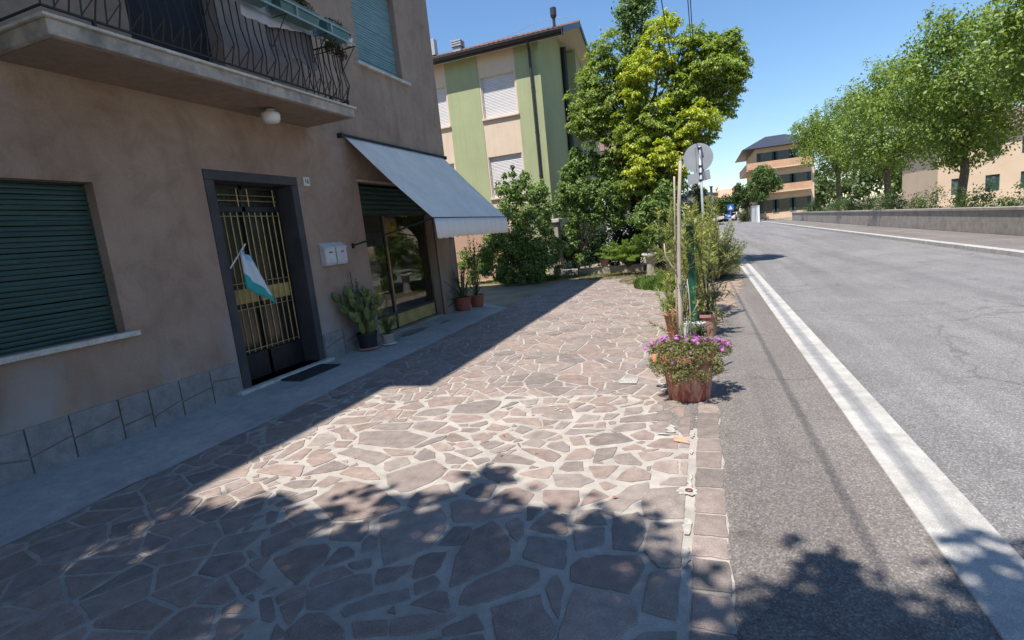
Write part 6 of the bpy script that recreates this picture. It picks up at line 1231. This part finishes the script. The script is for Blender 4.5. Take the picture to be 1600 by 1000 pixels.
def fallen(x, y, s, ang, label):
    b = MB(); z = .017; c, q = math.cos(ang), math.sin(ang)
    P = [(-1, 0, .0), (-.3, .45, .25), (.3, .4, .15), (1, 0, .35), (.3, -.4, .3), (-.35, -.42, .1), (0, 0, 0)]
    b.add([(x+s*(a*c-d*q), y+s*(a*q+d*c), z+s*e) for a, d, e in P], [(0, 6, 1), (1, 6, 2), (2, 6, 3), (3, 6, 4), (4, 6, 5), (5, 6, 0)])
    o = b.build('fallen_leaf', M['dryleaf']); tag(o, label, 'leaf', 'dry leaves on the paving')
M['dryleaf'] = mat('dry_orange_leaf', (.42, .16, .07), (.28, .09, .05), 60, .8)
fallen(-1.218, 3.421, 0.016, 0.3, 'small orange leaf on sunlit paving, right one near the middle')
fallen(-1.471, 3.358, 0.018, 1.2, 'orange leaf on the paving at the edge of the tree shade')
fallen(-1.589, 3.724, 0.016, 2.2, 'orange leaf just beyond the tree shade edge')
fallen(-0.561, 2.873, 0.02, 0.5, 'curled brown leaf on a mortar joint in the dappled shade')
fallen(-2.641, 3.177, 0.012, 2, 'tiny reddish leaf on a pale stone at the left')
fallen(-1.816, 3.103, 0.014, 1, 'tiny reddish leaf on the big dark stone left of the middle')


# ---------------------------------------------------------------- overhead wires and their far pole
def wire(label, p, d, sag=.25):
    b = MB(); pts = []
    for i in range(31):
        y = -12 + i*(46/30); t = (y-12); pts.append((p[0]+d[0]*t, y, p[2]+d[2]*t + sag*(((y-11)/23)**2 - .0)))
    b.tube(pts, .011, 5); o = b.build('overhead_wire', M['black_metal']); tag(o, label, 'cable', 'cables over the street')
wire('single thin overhead cable, leftmost of the three crossing the sky', (-.62, 12, 5.9), (-.005, 0, -.05), .0)
wire('overhead cable in the middle of the three', (-.137, 12, 6.28), (0, 0, .0), .0)
wire('overhead cable, rightmost of the three', (-.085, 12, 6.26), (0, 0, .0), .0)
pp = empty('cable_pole', (-.3, 34, 0), 'grey pole carrying the overhead cables behind the maple', 'pole')
b = MB(); b.tube([(-.35, 34, 0), (-.35, 34, 6.6)], [.14, .09], 12); b.build('shaft', M['gwall'], pp); b = MB(); b.box(-1.0, .15, 33.96, 34.04, 6.2, 6.28); b.build('crossarm', M['galv'], pp)

# ---------------------------------------------------------------- far end of the street
M['beige'] = mat('beige_render', (.60, .46, .33), (.54, .41, .29), .6, .9)
fb = empty('balcony_building', (6.3, 84, 0), 'tall beige building with overhanging roof and brown balcony at the right of the far street', 'building')
b = MB(); b.box(6.9, 14, 82, 98, 0, 9.6); b.build('wall', M['beige'], fb)
b = MB(); b.add([(5.2, 80.5, 9.6), (15.5, 80.5, 9.6), (15.5, 99.5, 9.6), (5.2, 99.5, 9.6), (9, 90, 12.0), (11.5, 90, 12.0)], [(0,1,5,4),(1,2,5),(2,3,4,5),(3,0,4),(0,3,2,1)]); b.build('roof', M['dark_gutter'], fb)
for z in (3.5, 6.7):
    b = MB(); b.box(5.75, 6.9, 81, 97, z, z+.18); b.box(6.9, 13.6, 80.9, 82, z, z+.18); b.build('balcony_slab', M['beige'], fb)
    b = MB(); b.box(5.75, 5.82, 81, 97, z+.18, z+1.05); b.box(5.82, 13.6, 80.9, 80.98, z+.18, z+1.05); b.build('balcony_parapet', mat('salmon_parapet', (.58, .34, .21), None, 1), fb)
for x in (7.6, 9.7, 11.8):
    for z in (.9, 4.1, 7.3): b = MB(); b.box(x, x+1.3, 81.96, 81.99, z, z+1.7); wn_ = b.build('window', M['dark_glass'], fb); b = MB(); b.box(x-.5, x-.03, 81.90, 81.95, z, z+1.7); b.build('shutter', M['green_shutter'], wn_); b = MB(); b.box(x+1.33, x+1.8, 81.90, 81.95, z, z+1.7); b.build('shutter', M['green_shutter'], wn_)
# low cream house with red roof at the end
eh = empty('end_house', (3, 118, 0), 'pale house with a faded orange roof closing the far end of the street', 'house')
b = MB(); b.box(.5, 9, 118, 128, 0, 4.3); b.build('wall', M['white_render'], eh)
b = MB(); b.add([(.0, 117.3, 4.3), (9.6, 117.3, 4.3), (9.6, 129, 4.3), (0, 129, 4.3), (3, 123, 6.4), (7, 123, 6.4)], [(0,1,5,4),(1,2,5),(2,3,4,5),(3,0,4),(0,3,2,1)]); b.build('roof', mat('faded_orange_tiles', (.50, .30, .20), (.42, .27, .19), 1, .9), eh)
for x in (1.4, 3.6, 5.8, 7.6): b = MB(); b.box(x, x+.9, 117.96, 117.99, 1.0, 2.4); b.build('window', M['dark_glass'], eh)
ch = empty('chimney_house', (1.0, 76, 0), 'pale house with dark eave partly hidden behind the yellowish tree', 'house')
b = MB(); b.box(-4, 1.35, 76, 84, 0, 4.0); b.build('wall', M['white_render'], ch)
b = MB(); b.box(-4.6, 1.85, 75.4, 84.6, 4.0, 4.18); b.add([(-4.6, 75.4, 4.18), (1.85, 75.4, 4.18), (1.85, 84.6, 4.18), (-4.6, 84.6, 4.18), (-1.4, 80, 5.0)], [(0,1,4),(1,2,4),(2,3,4),(3,0,4)]); b.build('roof', M['dark_gutter'], ch)
b = MB(); b.box(.9, 1.2, 77, 77.3, 4.2, 5.1); b.box(.82, 1.28, 76.92, 77.38, 5.1, 5.2); b.build('chimney', M['dark_gutter'], ch)
def round_tree(nm, x, y, h_, r_, n, L, pal, label, seed, cat='tree', group=None, z0=None, k=22, sq=1.0):
    rs = random.Random(seed); cl = []; zc = h_ - r_*sq if z0 is None else z0
    for i in range(k):
        a = rs.uniform(0, 6.28); u = rs.uniform(-1, 1); q = math.sqrt(1-u*u)*r_*rs.uniform(.55, .85); cl.append((x+q*math.cos(a), y+q*math.sin(a), zc+u*r_*.75*sq, r_*rs.uniform(.28, .42), 'g'))
    cl.append((x, y, zc, r_*.6, 'g'))
    return tree(nm, (x, y, 0), cl, n, L, L*.55, pal, label, cat, seed, .045*r_+.05, max(.3, zc-r_*.6), 6, group, shell=.5)
DGF = {'g': [(.075, .12, .035), (.09, .145, .04), (.055, .095, .03)]}
FARG = 'street trees beyond the far end'
round_tree('street_tree', 5.6, 80, 5.6, 1.9, 5000, .30, DGF, 'dark rounded tree below the far balcony building', 201, group=FARG)
round_tree('street_tree', 7.0, 72, 6.6, 2.0, 5000, .28, {'g': [(.10, .17, .04), (.13, .20, .05), (.08, .13, .035)]}, 'brighter green tree at the right edge of the far street', 202, group=FARG)
round_tree('street_tree', 3.4, 100, 4.6, 1.7, 2600, .32, DGF, 'small dark tree in the middle of the far street end', 203, group=FARG)
round_tree('street_tree', 1.9, 98, 4.3, 1.6, 2600, .32, DGF, 'low dark tree left of the middle at the far street end', 204, group=FARG)
round_tree('street_tree', 5.0, 104, 4.4, 1.5, 2200, .32, DGF, 'small tree between the blue sign and the far hedge', 205, group=FARG)
def hedge_box(nm, x0, x1, y0, y1, h_, n, label, pal, seed, L=.12):
    rs = random.Random(seed); cl = []; 
    for i in range(max(6, int((x1-x0)*(y1-y0)*4))): cl.append((rs.uniform(x0, x1), rs.uniform(y0, y1), rs.uniform(.15, .8)*h_, .32*h_+.05, 'g'))
    return tree(nm, ((x0+x1)/2, (y0+y1)/2, 0), cl, n, L, L*.6, pal, label, 'hedge', seed, .03, h_*.3, 0, shell=.6)
hedge_box('trimmed_hedge', 5.0, 5.9, 86, 88, 1.15, 1500, 'short trimmed hedge at the far right kerb', DGF, 211, .16)
hedge_box('olive_hedge', 5.2, 6.8, 83, 86, 1.9, 2400, 'taller olive green hedge beside the white wall', {'g': [(.12, .14, .05), (.16, .17, .06), (.09, .11, .04)]}, 212, .16)
hedge_box('low_hedge', 2.0, 3.7, 99, 100, .55, 1200, 'low strip of planting on the far traffic island', {'g': [(.12, .15, .06), (.16, .16, .08)]}, 213, .16)
b = MB(); b.box(6.0, 6.2, 70, 81.5, 0, 1.9); b.box(5.97, 6.23, 69.97, 81.53, 1.9, 1.98); o = b.build('white_wall', M['white_render']); tag(o, 'white garden wall at the far right of the street', 'wall')
M['blue'] = mat('sign_blue', (.02, .13, .50), None, 4, .4, lo=.1, hi=.2)
def blue_sign(x, y, z, s, label, tri):
    e = empty('blue_road_sign', (x, y, 0), label, 'road sign', 'blue signs at the street end'); b = MB(); b.tube([(x, y, 0), (x, y, z+s/2)], .04, 8); b.build('pole', M['galv'], e)
    b = MB(); b.box(x-s/2, x+s/2, y-.07, y-.045, z-s/2, z+s/2); b.build('panel', M['blue'], e)
    b = MB()
    if tri: b.add([(x-s*.32, y-.075, z-s*.3), (x+s*.32, y-.075, z-s*.3), (x, y-.075, z+s*.32)], [(0, 1, 2)])
    else: b.quad((x-s*.3, y-.075, z-s*.12), (x+s*.3, y-.075, z-s*.12), (x+s*.3, y-.075, z+s*.12), (x-s*.3, y-.075, z+s*.12))
    b.build('symbol', M['white_plastic'], e)
blue_sign(3.98, 92, 2.25, .95, 'blue square road sign with white triangle at the street end', True)
blue_sign(3.72, 92, 0.95, .7, 'smaller lower blue sign with a white bar at the street end', False)
M['carglass'] = mat('car_glass', (.03, .035, .04), None, 4, .08, spec=.8)
M['tyre'] = mat('tyre_rubber', (.02, .02, .02), None, 4, .9)
def car(x, y, rz, colr, label, nm='parked_car'):
    e = empty(nm, (0, 0, 0), label, 'car', 'cars parked at the street end'); paint = mat('car_paint', colr, None, 3, .3, lo=.1, hi=.2, spec=.6)
    prof = [(-2.0, .35), (-2.05, .75), (-1.75, .92), (-.95, 1.0), (-.45, 1.42), (.75, 1.46), (1.5, 1.02), (1.98, .92), (2.05, .55), (1.98, .32)]
    b = MB(); n = len(prof); vs = [(px, -.78 + (.10 if pz > 1.1 else 0), pz) for px, pz in prof] + [(px, .78 - (.10 if pz > 1.1 else 0), pz) for px, pz in prof]
    b.add(vs, [tuple(range(n)), tuple(range(2*n-1, n-1, -1))] + [(i, (i+1) % n, (i+1) % n + n, i+n) for i in range(n)]); b.build('body', paint, e, bevel=.05)
    b = MB(); b.add([(-.85, -.79, 1.02), (1.32, -.79, 1.04), (.72, -.70, 1.38), (-.42, -.70, 1.36)], [(0,1,2,3)]); b.add([(-.85, .79, 1.02), (1.32, .79, 1.04), (.72, .70, 1.38), (-.42, .70, 1.36)], [(3,2,1,0)])
    b.add([(-.97, -.64, 1.03), (-.97, .64, 1.03), (-.50, .58, 1.39), (-.50, -.58, 1.39)], [(0,1,2,3)]); b.add([(1.47, -.64, 1.07), (1.47, .64, 1.07), (.84, .58, 1.43), (.84, -.58, 1.43)], [(3,2,1,0)]); b.build('windows', M['carglass'], e)
    for px in (-1.25, 1.3):
        for py in (-.8, .62): b = MB(); b.tube([(px, py, .32), (px, py+.18, .32)], .32, 16); b.build('wheel', M['tyre'], e)
    e.location = (x, y, 0); e.rotation_euler = (0, 0, rz); return e
car(2.15, 104, .4, (.72, .70, .70), 'white car parked left of the blue signs at the far street end')
car(4.9, 101, 1.2, (.70, .58, .56), 'pale car parked right of the blue signs at the far street end')
car(2.2, 109, 0, (.45, .06, .05), 'red car half hidden behind the white parked car')

# a far wood and houses across the fields beyond the hedge
rs = random.Random(55); fw_ = []
for i in range(150):
    a = i/149; x = 16 + 150*a; fw_.append((x + rs.uniform(-3, 3), 112 - 62*a + rs.uniform(-5, 5), rs.uniform(1.5, 6.2), rs.uniform(2.2, 3.6), 'g'))
o = leafcloud('far_wood', fw_, 42000, .75, .5, {'g': [(.10, .15, .05), (.13, .18, .06), (.08, .12, .045)]}, None, 56, shell=.5); tag(o, 'far belt of green trees beyond the hedge across the street', 'wood', kind='stuff')
ho = empty('far_house', (24, 60, 0), 'cream house with hipped tiled roof beyond the trees across the street', 'house')
b = MB(); ops_ = [(20.5+i*2.4, 21.5+i*2.4, z, z+1.4, .15) for i in range(4) for z in (1.0, 3.9)]
wallgrid(b, lambda u, v, d: (u, 58 + d, v), 19.5, 30, 0, 6.2, ops_); b.quad((19.5, 58, 0), (19.5, 67, 0), (19.5, 67, 6.2), (19.5, 58, 6.2)); b.quad((30, 58, 0), (30, 67, 0), (30, 67, 6.2), (30, 58, 6.2)); b.build('wall', M['beige'], ho)
for q in ops_: b = MB(); slats(b, lambda u, v, d: (u, 58 + d, v), q[0], q[1], q[2], q[3], .08, .12, .02); b.build('shutter', M['green_shutter'], ho)
b = MB(); b.add([(19, 57.4, 6.2), (30.5, 57.4, 6.2), (30.5, 67.6, 6.2), (19, 67.6, 6.2), (22, 62.5, 8.2), (27.5, 62.5, 8.2)], [(0,1,5,4), (1,2,5), (2,3,4,5), (3,0,4), (0,3,2,1)]); b.build('roof', M['tiles'], ho)

# across the street, right of the photograph
OPP = 'trees across the street'
for i, (x, y, hh, rr_, lab) in enumerate(((10.2, 50, 9.6, 3.3, 'leafy green tree across the street, farthest of the row'), (10.4, 38, 9.4, 3.3, 'leafy green tree across the street, second farthest of the row'), (10.6, 29, 9.0, 3.2, 'leafy green tree across the street, third of the row'), (11.2, 21.5, 8.6, 3.0, 'leafy green tree across the street, nearest of the row'))):
    round_tree('roadside_tree', x, y, hh, rr_, 24000, .17, {'g': [(.20, .28, .06), (.24, .32, .07), (.16, .23, .05)]}, lab, 220+i, group=OPP, k=34)
b = MB(); b.box(8.25, 8.45, 6, 60, 0, .82)
for k in range(18): b.box(8.21, 8.49, 6.02+k*3, 8.98+k*3, .823, .90)
o = b.build('roadside_wall', M['gwall']); tag(o, 'low concrete wall along the pavement across the street', 'wall')
hg = []; rs = random.Random(8)
for i in range(150): hg.append((rs.uniform(8.8, 9.5), 7 + i*.34, rs.uniform(.4, 1.5), .42, 'g'))
tree('roadside_hedge', (9.1, 30, 0), hg, 30000, .09, .05, {'g': [(.07, .12, .03), (.09, .15, .035), (.05, .09, .025)]}, 'long green hedge behind the low wall across the street', 'hedge', 230, .03, .4, 0, shell=.6)
# the tree whose leafy shade falls on the near paving (it stands behind the photographer)
sh = []; rs = random.Random(33)
for k in range(250):
    gx_ = rs.uniform(-6.0, 3.2); z = rs.uniform(5.0, 8.2)
    lim = float(np.interp(gx_, (-6, -3.2, -2.5, -1.9, -1.4, -.9, -.45, -.1, .3, 3.2), (2.25, 2.25, 2.4, 2.65, 3.2, 3.05, 2.7, 2.5, 2.45, 2.5))) + .12*math.sin(gx_*6.3)
    gyy = lim + .12 - 3.7*rs.random()**.8
    sh.append((gx_ - .187*z, gyy - .46*z, z, rs.uniform(.22, .34) if gyy > lim - .45 else rs.uniform(.38, .6), 'g'))
tree('shade_tree', (-1.8, -4.6, 0), sh, 95000, .13, .085, MAPLE, 'broad leafy tree behind the viewpoint shading the near paving', 'tree', 240, .2, 3.8, 26, shell=.5)
